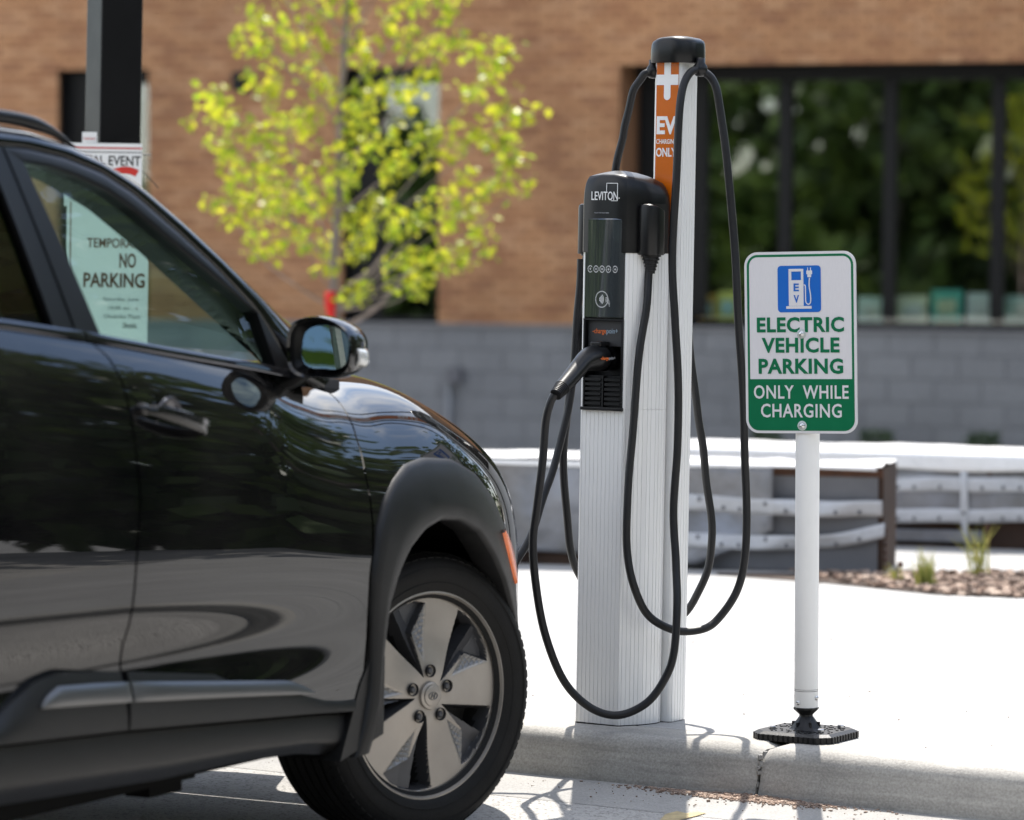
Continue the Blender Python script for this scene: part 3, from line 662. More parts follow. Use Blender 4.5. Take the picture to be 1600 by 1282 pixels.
cable([(1094, 107, 9.155), (1078, 115, 9.13), (1066, 142, 9.105), (1060, 190, 9.088), (1056, 280, 9.08), (1051, 400, 9.078), (1055, 500, 9.075), (1060, 600, 9.07), (1058, 700, 9.065), (1052, 800, 9.06), (1056, 880, 9.04), (1059, 945, 9.0), (1053, 1020, 8.98), (1038, 1062, 8.975), (1008, 1100, 8.97), (965, 1118, 8.965), (920, 1104, 8.96), (880, 1062, 8.95), (851, 990, 8.945), (836, 910, 8.94), (833, 850, 8.935), (840, 790, 8.93), (848, 720, 8.925), (852, 660, 8.92), (859, 632, yE), (866, 617, yE)])
cable([(908, 405, 9.22), (905, 470, 9.22), (897, 560, 9.22), (887, 640, 9.22), (881, 700, 9.23), (884, 790, 9.24), (893, 860, 9.26), (908, 905, 9.29), (955, 965, 9.30), (1020, 985, 9.30), (1066, 962, 9.29), (1094, 920, 9.28), (1109, 875, 9.28), (1112, 830, 9.28), (1106, 760, 9.28), (1098, 700, 9.28), (1089, 640, 9.285), (1080, 560, 9.29), (1070, 400, 9.29), (1055, 220, 9.28), (1040, 140, 9.26), (1024, 113, 9.22)])
cable([(1021, 112, 9.215), (1006, 118, 9.215), (990, 142, 9.22), (978, 190, 9.23), (968, 240, 9.24), (952, 330, 9.25), (930, 430, 9.25), (907, 520, 9.24), (893, 610, 9.22), (873, 700, 9.2), (850, 780, 9.16), (818, 858, 9.10), (780, 905, 9.06), (740, 900, 9.02), (715, 860, 8.99), (708, 800, 8.97)])
# the connector resting in its holster
con = empty('connector', (0, 0, 0)); con.parent = CS
mb = MB(); path = catmull([(0, 0.035, 0.955), (0, 0.0, 0.955), (0, -0.035, 0.955), (0, -0.07, 0.953), (0, -0.10, 0.944), (0, -0.13, 0.926), (0, -0.165, 0.904), (0, -0.202, 0.882)], 6)
rad = np.interp(np.linspace(0, 1, len(path)), [0, 0.16, 0.2, 0.36, 0.48, 0.6, 0.8, 1], [0.027, 0.027, 0.033, 0.033, 0.029, 0.0245, 0.0225, 0.0205])
mb.tube(path, list(rad), 20); body = mb.build('grip', M_SATIN, con)
mb = MB(); P0_, P1_ = Vector((0, -0.200, 0.8835)), Vector((0, -0.232, 0.864))
for k in range(7):
    t = k / 7; a = P0_.lerp(P1_, t); b_ = P0_.lerp(P1_, t + 0.075); r = 0.0205 - 0.005 * t
    mb.tube([a, b_], r, 16); mb.tube([b_, P0_.lerp(P1_, t + 1 / 7)], r * 0.84, 16)
mb.build('strain_relief', M_RUBBER, con, auto=0.7)
mb = MB(); mb.box((0, -0.018, 0.9905), (0.03, 0.05, 0.014)); me = mb.mesh('latch'); bevel_mesh(me, 0.004, 2); link('latch', me, M_SATIN, con)
mb = MB(); mb.box((0, -0.052, 0.977), (0.02, 0.034, 0.008), M=None); me = mb.mesh('latch_button'); xform(me, Matrix.Translation((0, -0.052, 0.977)) @ Matrix.Rotation(R(16), 4, 'X') @ Matrix.Translation((0, 0.052, -0.977))); bevel_mesh(me, 0.003, 2); link('latch_button', me, M_BLACKP, con)
g2 = empty('side_lettering', (0.0338, -0.034, 0.954), rot=(0, 0, R(86))); g2.parent = con
flat_text('lettering', '-charge', 0.01, M_TXTO, g2, (-0.0155, -0.0008, 0), width=0.036, height=0.011); flat_text('lettering', 'poin+', 0.01, M_TXTG, g2, (0.018, -0.0008, 0), width=0.028, height=0.010)

# ================================================================== PARKING SIGN
SG = empty('parking_sign', (0, 0, 0), 'white post sign reading electric vehicle parking only while charging, on a black rubber base', 'sign')
MS = frame_from((0.752, 8.888, PZ), -R(27.0), -0.3); SG.matrix_world = MS
BS = empty('rubber_base', (0, 0, 0), rot=(0, 0, R(27.0) - PHI)); BS.parent = SG
c8 = [(-0.110, -0.074), (-0.078, -0.106), (0.078, -0.106), (0.110, -0.074), (0.110, 0.074), (0.078, 0.106), (-0.078, 0.106), (-0.110, 0.074)]
mb = MB(); mb.prism(c8, 0.001, 0.017, 0); mb.prism(c8, 0.017, 0.023, 0, top=[(x * .9, y * .9) for x, y in c8])
for i in range(8):                                   # notched skirt
    a, b = np.array(c8[i]), np.array(c8[(i + 1) % 8]); n_ = max(2, int(np.linalg.norm(b - a) / 0.014))
    for k in range(n_):
        p = a + (b - a) * (k + 0.5) / n_; d = (b - a) / np.linalg.norm(b - a); mb.box((p[0] + d[1] * 0.0015, p[1] - d[0] * 0.0015, 0.009), (0.009, 0.003, 0.015), rz=math.atan2(d[1], d[0]))
for i in range(150):                                 # grip studs
    x, y = random.uniform(-.092, .092), random.uniform(-.09, .09)
    if abs(x) + abs(y) < .15 and max(abs(x), abs(y)) > 0.045: mb.box((x, y, 0.0235), (0.005, 0.005, 0.003), rz=random.random())
mb.build('base_plate', M_RUBBER, BS)
for x, y in ((-0.066, -0.055), (0.066, -0.046), (0.07, 0.055), (-0.062, 0.058)):
    mb = MB(); mb.lathe([(0.0001, 0.033), (0.0075, 0.033), (0.009, 0.031), (0.009, 0.023), (0.013, 0.0229)], 6, c=(x, y, 0)); mb.build('anchor_bolt', M_ZINC, BS, merge=1e-5, auto=0.5)
mb = MB(); mb.lathe([(0.045, 0.022), (0.040, 0.026), (0.0175, 0.056), (0.0175, 0.060), (0.0325, 0.074), (0.0325, 0.079), (0.001, 0.079)], 10, smooth=False); mb.build('neck', M_RUBBER, BS, auto=0.5)
for k in range(6):
    a = k * math.pi / 3 + 0.3; mb = MB(); mb.box((0.026 * math.cos(a), 0.026 * math.sin(a), 0.033), (0.020, 0.005, 0.018), rz=a); mb.build('neck_rib', M_RUBBER, BS)
mb = MB(); mb.lathe([(0.001, 0.0765), (0.0300, 0.0765), (0.0305, 0.078), (0.0305, 1.15), (0.001, 1.155)], 40); post = mb.build('post', M_WHITE, SG, auto=0.8)
for z, h in ((0.1205, 0.0012), (0.1245, 0.0008)):
    mb = MB(); mb.lathe([(0.0307, z), (0.0308, z + h / 2), (0.0307, z + h)], 40); mb.build('post_line', M_BLACKP, post)
for a in (-110, -10, 170):
    a = R(a); mb = MB(); mb.lathe([(0.0001, 0.005), (0.004, 0.0045), (0.006, 0.002), (0.0065, 0.0)], 14)
    me = mb.mesh('post_screw'); xform(me, Matrix.Translation((0.0303 * math.cos(a), 0.0303 * math.sin(a), 0.092 if a < -1 else 0.104)) @ Matrix.Rotation(a, 4, 'Z') @ Matrix.Rotation(math.pi / 2, 4, 'Y')); link('post_screw', me, M_ZINC, post)
# board
BD = empty('sign_board', (-0.0065, -0.0345, 1.004), rot=(0, R(-1.05), 0)); BD.parent = SG
BW, BH = 0.303, 0.458
def plate(poly, y0, y1, mtl, name, parent=BD, holes=None):
    mb = MB(); n = len(poly); mb.add([(x, y0, z) for x, z in poly] + [(x, y1, z) for x, z in poly], [list(range(n)), list(range(n, 2 * n))[::-1]] + [(i, n + i, n + (i + 1) % n, (i + 1) % n) for i in range(n)])
    return mb.build(name, mtl, parent)
def ring_plate(po, pi, y0, y1, mtl, name, parent=BD):
    mb = MB(); n = len(po); V = [(x, y0, z) for x, z in po] + [(x, y0, z) for x, z in pi] + [(x, y1, z) for x, z in po] + [(x, y1, z) for x, z in pi]
    fs = []
    for i in range(n):
        j = (i + 1) % n; fs += [(i, j, n + j, n + i), (2 * n + i, 3 * n + i, 3 * n + j, 2 * n + j), (i, 2 * n + i, 2 * n + j, j), (n + i, n + j, 3 * n + j, 3 * n + i)]
    return mb.add(V, fs).build(name, mtl, parent)
plate(rrect(BW, BH, 0.035, 8), 0.0, 0.0022, mat('sign_edge', (0.62, 0.62, 0.62), 0.35, 0.5, var=0.04), 'backing')
plate(rrect(BW - 0.001, BH - 0.001, 0.0345, 8), -0.0006, -0.0001, M_SIGNW, 'face')
ring_plate(rrect(BW - 0.0145, BH - 0.0135, 0.0285, 8), rrect(BW - 0.0265, BH - 0.0255, 0.0225, 8), -0.0010, -0.0007, M_GREEN, 'border')
low = [p for p in rrect(BW - 0.0262, BH - 0.0252, 0.0224, 8) if p[1] < -0.1] ; zc = -0.092
low = [(-(BW - 0.0262) / 2, zc)] + sorted([p for p in low if p[0] < 0], key=lambda p: -p[1]) + sorted([p for p in low if p[0] > 0], key=lambda p: p[1]) + [((BW - 0.0262) / 2, zc)]
plate(low[::-1], -0.0011, -0.0007, M_GREEN, 'lower_panel')
for s_, w, h, z, bo, mm in (('ELECTRIC', 0.236, 0.0385, 0.045, 0.0016, M_GREEN), ('VEHICLE', 0.2107, 0.0385, -0.0065, 0.0016, M_GREEN), ('PARKING', 0.229, 0.0390, -0.0595, 0.0016, M_GREEN), ('ONLY  WHILE', 0.257, 0.0345, -0.1245, 0.0007, M_SIGNW), ('CHARGING', 0.219, 0.0350, -0.1715, 0.0007, M_SIGNW)):
    flat_text('lettering', s_, 0.05, mm, BD, (0, -0.0015, z), width=w, height=h, bold=bo, space=1.08)
ic = empty('charging_symbol', (-0.0015, -0.0012, 0.135)); ic.parent = BD
plate(rrect(0.117, 0.117, 0.009, 5), -0.0003, 0.0003, M_BLUE, 'blue_square', ic)
k = 0.117 / 255
def I(x, y): return ((x - 574.5) * k, (315.5 - y) * 0.117 / 279)
def bar(mb, x0, y0, x1, y1, y=-0.0006):
    a, b = I(x0, y0), I(x1, y1); mb.box(((a[0] + b[0]) / 2, y, (a[1] + b[1]) / 2), (abs(b[0] - a[0]), 0.0005, abs(b[1] - a[1])))
mb = MB(); bar(mb, 513, 195, 600, 210.5); bar(mb, 513, 211, 529, 262); bar(mb, 586, 211, 600, 262); bar(mb, 513, 262.5, 600, 417); bar(mb, 497, 418, 647, 434)
mb.build('pump', M_SIGNW, ic)
hose = [I(*p) for p in catmull([(603, 292), (611, 300), (612, 360), (614, 395), (628, 408), (641, 395), (641, 350), (634, 300), (636, 250)], 6)]
mb = MB(); mb.tube([(x, -0.0005, z) for x, z in hose], 0.0016, 6); mb.build('hose', M_SIGNW, ic)
mb = MB(); bar(mb, 618, 206, 652, 228); bar(mb, 624, 228.5, 646, 246); bar(mb, 624, 188, 628, 205.5); bar(mb, 640, 188, 645, 205.5); mb.build('plug', M_SIGNW, ic)
for ch, y in (('E', 306), ('V', 375)):
    p = I(558, y); flat_text('lettering', ch, 0.03, M_BLUE, ic, (p[0], -0.0012, p[1]), width=0.0145, height=0.0195, bold=0.0007)
for x, z in ((0.003, 0.022), (0.002, -0.2095)):
    mb = MB(); mb.lathe([(0.0001, -0.0075), (0.004, -0.0068), (0.0075, -0.004), (0.0088, -0.0008)], 20, c=(x, 0, z), axis='y'); b_ = mb.build('bolt', M_ZINC, BD)
    mb = MB(); mb.lathe([(0.0001, -0.0021), (0.012, -0.0021), (0.0125, -0.0012)], 24, c=(x, 0, z), axis='y'); mb.build('washer', mat('clear_washer', (0.45, 0.5, 0.48), 0.25, var=0.05), b_)

# ================================================================== LAMP POST WITH NOTICES
LY = 11.3
c = ony(172, 600, LY); LP = empty('lamp_post', (0, 0, 0), 'square black lamp post behind the car carrying paper notices', 'lamp post')
AL = R(-28); LPM = frame_from((c[0] - 0.012, LY, PZ), -AL * -1, 0.9)
LPM = frame_from((c[0] - 0.018, LY, PZ), R(-62), 0.9); LP.matrix_world = LPM
mb = MB(); mb.prism(rrect(0.14, 0.14, 0.008, 3), 0.02, 4.6); me = mb.mesh('post', auto=0.4); link('post', me, M_POST, LP)
mb = MB(); mb.box((0, 0, 0.012), (0.3, 0.3, 0.024)); link('base_flange', bevel_mesh(mb.mesh('base_flange'), 0.003), M_POST, LP)
for sx in (-1, 1):
    for sy in (-1, 1): mb = MB(); mb.lathe([(0.0001, 0.05), (0.014, 0.05), (0.014, 0.024)], 6, c=(sx * .115, sy * .115, 0), smooth=False); mb.build('anchor_nut', M_ZINC, LP)
mb = MB(); mb.prism([(-0.3, -0.16), (0.3, -0.16), (0.3, 0.16), (-0.3, 0.16)], 4.6, 4.68); mb.prism([(-0.2, -0.1), (0.2, -0.1), (0.2, 0.1), (-0.2, 0.1)], 4.68, 4.72); mb.build('lamp_head', M_POST, LP)
# notices tied to the post
def notice(name, label, px0, px1, v0, v1, y, build, bend):
    A = ony(px0, v1, y); Bq = ony(px1, v1, y); T = ony(px0, v0, y)
    w = float(Bq[0] - A[0]); h = float(T[2] - A[2]); r = empty(name, tuple(A), label, 'notice', rot=(0, R(0.6), 0))
    mb = MB(); n = 24; top = []; bot = []
    def yo(x): t = x / w; return 0.10 * w * max(0, (t - bend)) ** 1.3 * 2.2 + 0.004 * math.sin(5 * t)
    for i in range(n + 1):
        x = w * i / n; bot.append((x, yo(x), 0)); top.append((x, yo(x), h))
    back = [(x, q + 0.0006, z) for x, q, z in bot]; backt = [(x, q + 0.0006, z) for x, q, z in top]
    mb.rings([bot, top, backt, back, bot], 0, True, False); mb.build('sheet', M_PAPER, r, auto=0.9)
    build(r, w, h, yo); return r
def curved(me_obj, yo, base):
    me = me_obj.data; lx = me_obj.location.x
    for v in me.vertices: v.co.z += -(yo(lx + v.co.x) + base)      # text lies in XY and is turned upright, so its Z becomes -Y
    me.update()
def put(r, s, px, w, z, h, m, yo, bold=0.0, name='lettering'):
    o = flat_text(name, s, 0.03, m, r, (px, 0, z), width=w, height=h, bold=bold, ext=0.0001); 
    for v in o.data.vertices: v.co.z = -yo(px + v.co.x) + 0.0012
    return o
def n_event(r, w, h, yo):
    k = w / 121
    put(r, 'SPECIAL EVENT', w * 0.5, w * 1.0 - 0.008, h - 27 * k, 15.5 * k, M_INK, yo, 0.0003)
    for z, t, m_ in ((h - 8.5 * k, 2.2 * k, M_RED), (h - 14.5 * k, 1.2 * k, M_INK)):
        mb = MB(); n = 16
        for i in range(n):
            x0, x1 = w * i / n, w * (i + 1) / n; mb.add([(x0, yo(x0) - .0012, z), (x1, yo(x1) - .0012, z), (x1, yo(x1) - .0012, z + t), (x0, yo(x0) - .0012, z + t)], [(0, 1, 2, 3)])
        mb.build('rule', m_, r)
    mb = MB(); cx, cz, r0, r1 = 0.79 * w, h - 78 * k, 31 * k, 42 * k; n = 48
    for i in range(n):
        q = [(cx + rr * math.cos(a), cz + rr * math.sin(a)) for rr, a in ((r0, 2 * math.pi * i / n), (r1, 2 * math.pi * i / n), (r1, 2 * math.pi * (i + 1) / n), (r0, 2 * math.pi * (i + 1) / n))]
        if all(0 < x < w for x, z in q): mb.add([(x, yo(x) - .0012, z) for x, z in q], [(0, 1, 2, 3)])
    mb.build('red_ring', M_RED, r)
def n_park(r, w, h, yo):
    k = w / 128; X = lambda u: (u - 102) * k; Z = lambda v: (541 - v) * k
    put(r, 'TEMPORARY', X(180), 92 * k, Z(379), 15 * k, M_BROWN, yo, 0.0003)
    put(r, 'NO', X(198), 26 * k, Z(406), 23 * k, M_BROWN, yo, 0.0006)
    put(r, 'PARKING', X(177), 96 * k, Z(437), 23 * k, M_BROWN, yo, 0.0006)
    put(r, 'Saturday, June', X(188), 56 * k, Z(467), 7.5 * k, M_TXTG, yo)
    put(r, '10:00 am - 6', X(192), 46 * k, Z(480), 6 * k, M_TXTG, yo)
    put(r, 'Okotoks Plaza', X(190), 58 * k, Z(493), 7 * k, M_TXTG, yo)
    put(r, 'Okotoks', X(202), 22 * k, Z(507), 9 * k, M_INK, yo)
    mb = MB(); mb.box((X(108), -0.0012 + yo(X(108)), h / 2), (1.6 * k, 0.0003, h * 0.98)); mb.build('rule', M_BROWN, r)
notice('event_notice', 'white special event notice with red ring on the black lamp post', 100, 221, 223, 322, LY - 0.108, n_event, 0.86)
notice('parking_notice', 'temporary no parking notice on the lamp post, seen through the car window', 102, 230, 312, 541, LY - 0.112, n_park, 0.9)
t = ony(140, 215, LY - 0.1); st = empty('small_sticker', tuple(t), 'small white sticker on the lamp post above the special event notice', 'sticker', rot=(0, 0, R(8)))
MB().box((0, 0, 0), (0.047, 0.001, 0.034)).build('paper', M_PAPER, st); flat_text('lettering', 'PARKING', 0.01, M_RED, st, (0, -0.001, -0.004), width=0.036, height=0.006)
zt = empty('cable_tie', tuple(ony(221, 242, LY - 0.1)), 'black cable tie holding the notice to the lamp post', 'cable tie')
mb = MB(); mb.tube([(-0.17, 0.006, 0.003), (-0.02, -0.002, 0.001), (0.031, 0.0, 0)], 0.0022, 6); mb.build('strap_end', M_BLACKP, zt)
mb = MB(); mb.tube([(-0.02, 0.02, -0.03), (0.012, 0.0, -0.06), (0.055, -0.01, -0.105)], 0.0016, 6); mb.build('loose_end', M_BLACKP, zt)

# ================================================================== YOUNG TREE
TY = 19.0
tb = ony(528, 760, TY); tree = empty('young_tree', (tb[0], TY, 0.0), 'slender young tree with bright yellow green spring leaves before the brick wall', 'tree')
def tl(u, v, dy=0.0):
    p = ony(u, v, TY + dy); return np.array([p[0] - tb[0], dy, p[2]])
axis = [tl(527, 790), tl(527, 600), tl(524, 500), tl(522, 420), tl(528, 320), tl(531, 220), tl(535, 120), tl(541, 20), tl(546, -70), tl(549, -150)]
ax = catmull(axis, 6); mb = MB(); mb.tube(ax, list(np.linspace(0.034, 0.006, len(ax))), 12); mb.build('trunk', M_BARK, tree)
cz = [(300,40),(420,60),(560,90),(700,40),(840,60),(960,30),(1100,40),(330,90),(270,150),(350,170),(430,130),(520,180),(600,150),(700,150),(740,200),(830,130),(930,150),(1010,180),(1110,140),(1180,190),(1260,190),(1320,190),(960,210),(1030,200),(1270,260),(400,290),(310,310),(400,340),(520,260),(570,290),(600,350),(640,340),(780,300),(740,330),(800,340),(870,340),(960,290),(1030,290),(1180,320),(1190,350),(930,390),(150,390),(190,380),(110,470),(190,460),(260,470),(330,500),(400,440),(450,470),(520,480),(540,420),(700,410),(760,410),(720,460),(760,490),(690,550),(780,570),(850,520),(960,500),(1050,500),(1110,480),(1200,490),(1260,520),(1300,560),(1340,590),(1300,400),(1350,430),(1390,445),(1010,520),(1060,560),(1150,560),(180,590),(220,580),(310,570),(370,610),(410,570),(590,600),(640,620),(700,640),(860,620),(900,650),(690,690),(600,710),(500,690),(420,720),(380,700),(260,670),(310,660),(250,720),(160,790),(210,800),(300,790),(370,780),(440,760),(520,760),(550,780),(610,740),(760,780),(810,790),(700,840),(830,830),(930,810),(980,820),(870,860),(1060,730),(1120,740),(1150,650),(1230,720),(1290,690),(1340,610),(1370,710),(1180,800),(1210,870),(1150,930),(1230,945),(1090,820),(290,880),(330,950),(410,920),(480,890),(520,900),(590,950),(610,990),(640,900),(720,900),(770,920),(720,1100),(750,1070),(700,1120),(860,1000),(930,1010),(930,1060),(970,1090),(1020,970),(1090,990),(1140,1010),(950,950)]
cz += [(random.uniform(330, 1150), random.uniform(-230, 10)) for _ in range(26)] + [(random.gauss(700, 130), random.uniform(-420, -200)) for _ in range(20)]
AX = np.array(ax); lv = MB(); rr_ = random.Random(3)
def leaf(c, s):
    a = Vector((rr_.gauss(0, 1), rr_.gauss(0, 1), rr_.gauss(-0.5, 0.7))).normalized(); b = a.orthogonal().normalized()
    b = Matrix.Rotation(rr_.uniform(0, 6.28), 3, a) @ b; n = a.cross(b); c = Vector(c)
    p = [c, c + a * s * .45 + b * s * .36 + n * s * .08, c + a * s, c + a * s * .45 - b * s * .36 + n * s * .08, c + a * s * .5]
    lv.add([tuple(q) for q in p], [(0, 4, 2, 1), (0, 3, 2, 4)], 0, True)
for k, (zx, zy) in enumerate(cz):
    u, v = 527 + (260 + zx / 2.418 - 527) * 0.95, zy / 2.418; off = (u - 527) / 270
    dy = rr_.uniform(-0.75, 0.75) * math.sqrt(max(0.1, 1 - off * off)); c = tl(u, v, dy)
    d = np.linalg.norm(c[:2]); zt_ = c[2] - 0.75 * d - 0.15; i = int(np.argmin(abs(AX[:, 2] - max(zt_, 1.05)))); a = AX[i]
    mid = a * 0.45 + c * 0.55 + np.array([rr_.gauss(0, .04), rr_.gauss(0, .04), -0.05 * d])
    if k % 6 == 0 or d > 0.92 and k % 2 == 0:
        mb = MB(); mb.tube(catmull([a, mid, c], 4), list(np.linspace(0.0065 if d > .5 else 0.005, 0.0015, 9)), 6); mb.build('branch', M_BARK, tree)
    for j in range(rr_.randint(15, 26)):
        t = rr_.gauss(0, 1); q = c + np.array([rr_.gauss(0, .031), rr_.gauss(0, .05), rr_.gauss(0, .024)]) + (c - mid) / max(0.1, np.linalg.norm(c - mid)) * t * 0.05
        leaf(q, rr_.uniform(0.036, 0.07))
o = lv.build('foliage', M_LEAF, tree, recalc=False); o['kind'] = 'stuff'
for a, b in (((540, 512), (640, 424)), ((546, 445), (612, 378))):
    mb = MB(); A, B_ = tl(*a, -0.05), tl(*b, -0.3); mb.tube(catmull([A, (A + B_) / 2 + np.array([0.01, 0, -.03]), B_], 5), list(np.linspace(0.014, 0.008, 11)), 8); mb.build('branch', M_BARK, tree)
rt = empty('red_tag', tuple(ony(516, 480, TY - 0.06)), 'red ribbon tag tied on the trunk of the young tree', 'tag')
mb = MB(); mb.rings([[(-.028, 0, .08), (.03, .004, .085)], [(-.03, -.012, .02), (.028, -.004, .03)], [(-.018, -.004, -.04), (.026, .006, -.03)], [(.0, .0, -.085), (.02, .002, -.08)]], 0, True, False); o = mb.build('ribbon', mat('red_ribbon', (0.7, 0.01, 0.008), 0.5, var=0.05), rt)
sm = o.modifiers.new('thickness', 'SOLIDIFY'); sm.thickness = 0.003

# ================================================================== WRAPPED PLANTERS
def wave(seed, wr):
    g = np.random.default_rng(seed); ph = g.uniform(0, 6.28, 14); fr = g.uniform(2, 22, 14); fz = g.uniform(-20, 20, 14); am = wr / (1 + fr / 7)
    return lambda u, z: min(-0.003, -wr * 1.25 - float(np.sum(am * (1 - np.abs(np.sin(fr * u * .5 + fz * z * .5 + ph)) * 2))) * 0.42)
def sheet(parent, name, m_, u0, u1, z0f, z1f, y, wr=0.012, nu=60, nv=14, seed=0, thick=0.003):
    """draped sheet in the XZ plane of its parent; z0f/z1f give the lower and upper edge along u"""
    f = wave(seed, wr); mb = MB(); V = []; fs = []
    for j in range(nv + 1):
        for i in range(nu + 1):
            u = u0 + (u1 - u0) * i / nu; z = z0f(u) + (z1f(u) - z0f(u)) * j / nv
            V.append((u, y + f(u, z), z))
    for j in range(nv):
        for i in range(nu): q = j * (nu + 1) + i; fs.append((q, q + 1, q + nu + 2, q + nu + 1))
    o = mb.add(V, fs, 0, True).build(name, m_, parent)
    s = o.modifiers.new('thickness', 'SOLIDIFY'); s.thickness = thick; s.offset = 1; return o
def strap(parent, u0, u1, zf0, w, y, seed, wr):
    zf = lambda u: zf0(u) + 0.005 * math.sin(5.3 * u + seed) + 0.002 * math.sin(19 * u + 2 * seed)
    sheet(parent, 'strap', M_STRAP, u0, u1, lambda u: zf(u) - w / 2, lambda u: zf(u) + w / 2, y, wr, 90, 3, seed, 0.0015)
    f = wave(seed, wr); mb = MB(); g = random.Random(seed); u = u0 + 0.05
    while u < u1 - 0.03:
        z = zf(u) + g.choice((-1, 1)) * w * 0.22; mb.box((u, y + f(u, z) - 0.001, z), (0.013, 0.006, 0.016)); u += g.uniform(0.06, 0.11)
    q = mb.build('slot', M_BOARD, parent); q['kind'] = 'stuff'
M_DKW = mat('shadowed_planter_wall', (0.05, 0.027, 0.017), 0.85, var=0.4, vscale=9)  # dark brown wall, deepened to stand for the shadow beneath the sheet
def planter(label, loc, ang, x0, x1, dep, h):
    r = empty('wrapped_planter', tuple(loc), label, 'planter', rot=(0, 0, -R(ang)), group='wrapped planters behind the charging station')
    t = 0.03
    for nm, c, d in (('wall_panel', ((x0 + x1) / 2, t / 2, h / 2), (x1 - x0, t, h)), ('wall_panel', ((x0 + x1) / 2, dep - t / 2, h / 2), (x1 - x0, t, h)), ('wall_panel', (x0 + t / 2, dep / 2, h / 2), (t, dep - 2 * t - .002, h)), ('wall_panel', (x1 - t / 2, dep / 2, h / 2), (t, dep - 2 * t - .002, h))):
        MB().box(c, d).build(nm, M_DKW, r)
    MB().box(((x0 + x1) / 2, dep / 2, h * 0.42), (x1 - x0 - 2 * t - .004, dep - 2 * t - .004, h * 0.84)).build('soil', M_SOIL, r)
    return r
p = onz(1379, 896, PZ); H1 = 0.405; n1 = planter('nearer planter wrapped in silver sheet with a bare grey panel behind the sign post', p, 13, -3.4, 0.0, 0.42, H1)
MB().box((-0.51, -0.008, H1 * 0.46), (0.98, 0.014, H1 * 0.90)).build('grey_panel', M_BOARD, n1)
MB().box((-0.5, -0.006, H1 - 0.022), (1.0, 0.012, 0.03)).build('rim_board', M_RUST, n1)
for k in range(6): MB().box((0.004, 0.05 + 0.002 * k, 0.02 + k * 0.028), (0.012, 0.06, 0.012)).build('edge_lug', M_RUST, n1)
sheet(n1, 'silver_sheet', M_TARP, -3.4, -0.42, lambda u: 0.035 + 0.14 * max(0, (u + 0.72) / 0.3) + 0.02 * math.sin(3 * u), lambda u: H1 - 0.005, -0.016, 0.042, 110, 18, 1)
sheet(n1, 'top_sheet', M_TARPW, -3.42, -0.02, lambda u: H1 - 0.010 - 0.007 * math.sin(4 * u), lambda u: H1 + 0.006, -0.05, 0.012, 90, 4, 2)
mb = MB(); V = []; fs = []; nu = 60
for i in range(nu + 1):
    u = -3.42 + 3.42 * i / nu
    for j in range(5): V.append((u, -0.05 + 0.485 * j / 4, H1 + 0.008 + (0.007 * math.sin(9 * u + 2 * j) + 0.003 * math.sin(31 * u + j)) * (0.4 + j % 2) + 0.008 * math.sin(3 * u)))
for i in range(nu):
    for j in range(4): q = i * 5 + j; fs.append((q, q + 1, q + 6, q + 5))
mb.add(V, fs, 0, True).build('cover_sheet', M_TARPW, n1)
strap(n1, -1.02, 0.0, lambda u: 0.265 - 0.02 * (u + 1) , 0.062, -0.021, 1, 0.042); strap(n1, -1.02, 0.01, lambda u: 0.115 + 0.045 * max(0, (u + 0.35) / 0.35) ** 2, 0.056, -0.021, 1, 0.042)
p = onz(1385, 852, PZ); H2 = 0.362; n2 = planter('farther planter wrapped in silver sheet with white straps, running past the sign', p, 17, -1.15, 1.9, 0.7, H2)
sheet(n2, 'silver_sheet', M_TARP, -1.15, 1.9, lambda u: 0.09 + 0.03 * math.sin(2.3 * u), lambda u: H2 - 0.006, -0.012, 0.034, 110, 14, 5)
sheet(n2, 'lower_sheet', M_TARP, -1.15, 0.42, lambda u: 0.02, lambda u: 0.075, -0.008, 0.02, 60, 4, 9)
sheet(n2, 'top_sheet', M_TARPW, -1.17, 1.92, lambda u: H2 - 0.03 - 0.01 * math.sin(5 * u), lambda u: H2 + 0.03, -0.045, 0.012, 110, 4, 6)
mb = MB(); V = []; fs = []; nu = 70
for i in range(nu + 1):
    u = -1.17 + 3.09 * i / nu
    for j in range(5): V.append((u, -0.046 + 0.78 * j / 4, H2 + 0.026 + (0.007 * math.sin(8 * u + 2 * j) + 0.003 * math.sin(29 * u + j)) * (0.4 + j % 2)))
for i in range(nu):
    for j in range(4): q = i * 5 + j; fs.append((q, q + 1, q + 6, q + 5))
mb.add(V, fs, 0, True).build('cover_sheet', M_TARPW, n2)
strap(n2, -1.1, 1.9, lambda u: 0.268 - 0.004 * u, 0.062, -0.017, 5, 0.034); strap(n2, -1.1, 1.9, lambda u: 0.135 + 0.03 * max(0, u - 0.42), 0.058, -0.017, 5, 0.034)
MB().box((0.435, -0.045, 0.175), (0.022, 0.012, 0.33)).build('corner_strip', M_RUST, n2)
mb = MB(); mb.rings([[(0.315, -.058, .35), (.35, -.06, .35)], [(.322, -.06, .25), (.352, -.062, .25)], [(.32, -.058, .14), (.358, -.06, .14)], [(.335, -.058, .06), (.352, -.06, .06)], [(.35, -.056, .005), (.36, -.056, .005)]], 0, True, False); o = mb.build('hanging_strap', M_STRAP, n2)
s = o.modifiers.new('thickness', 'SOLIDIFY'); s.thickness = 0.002
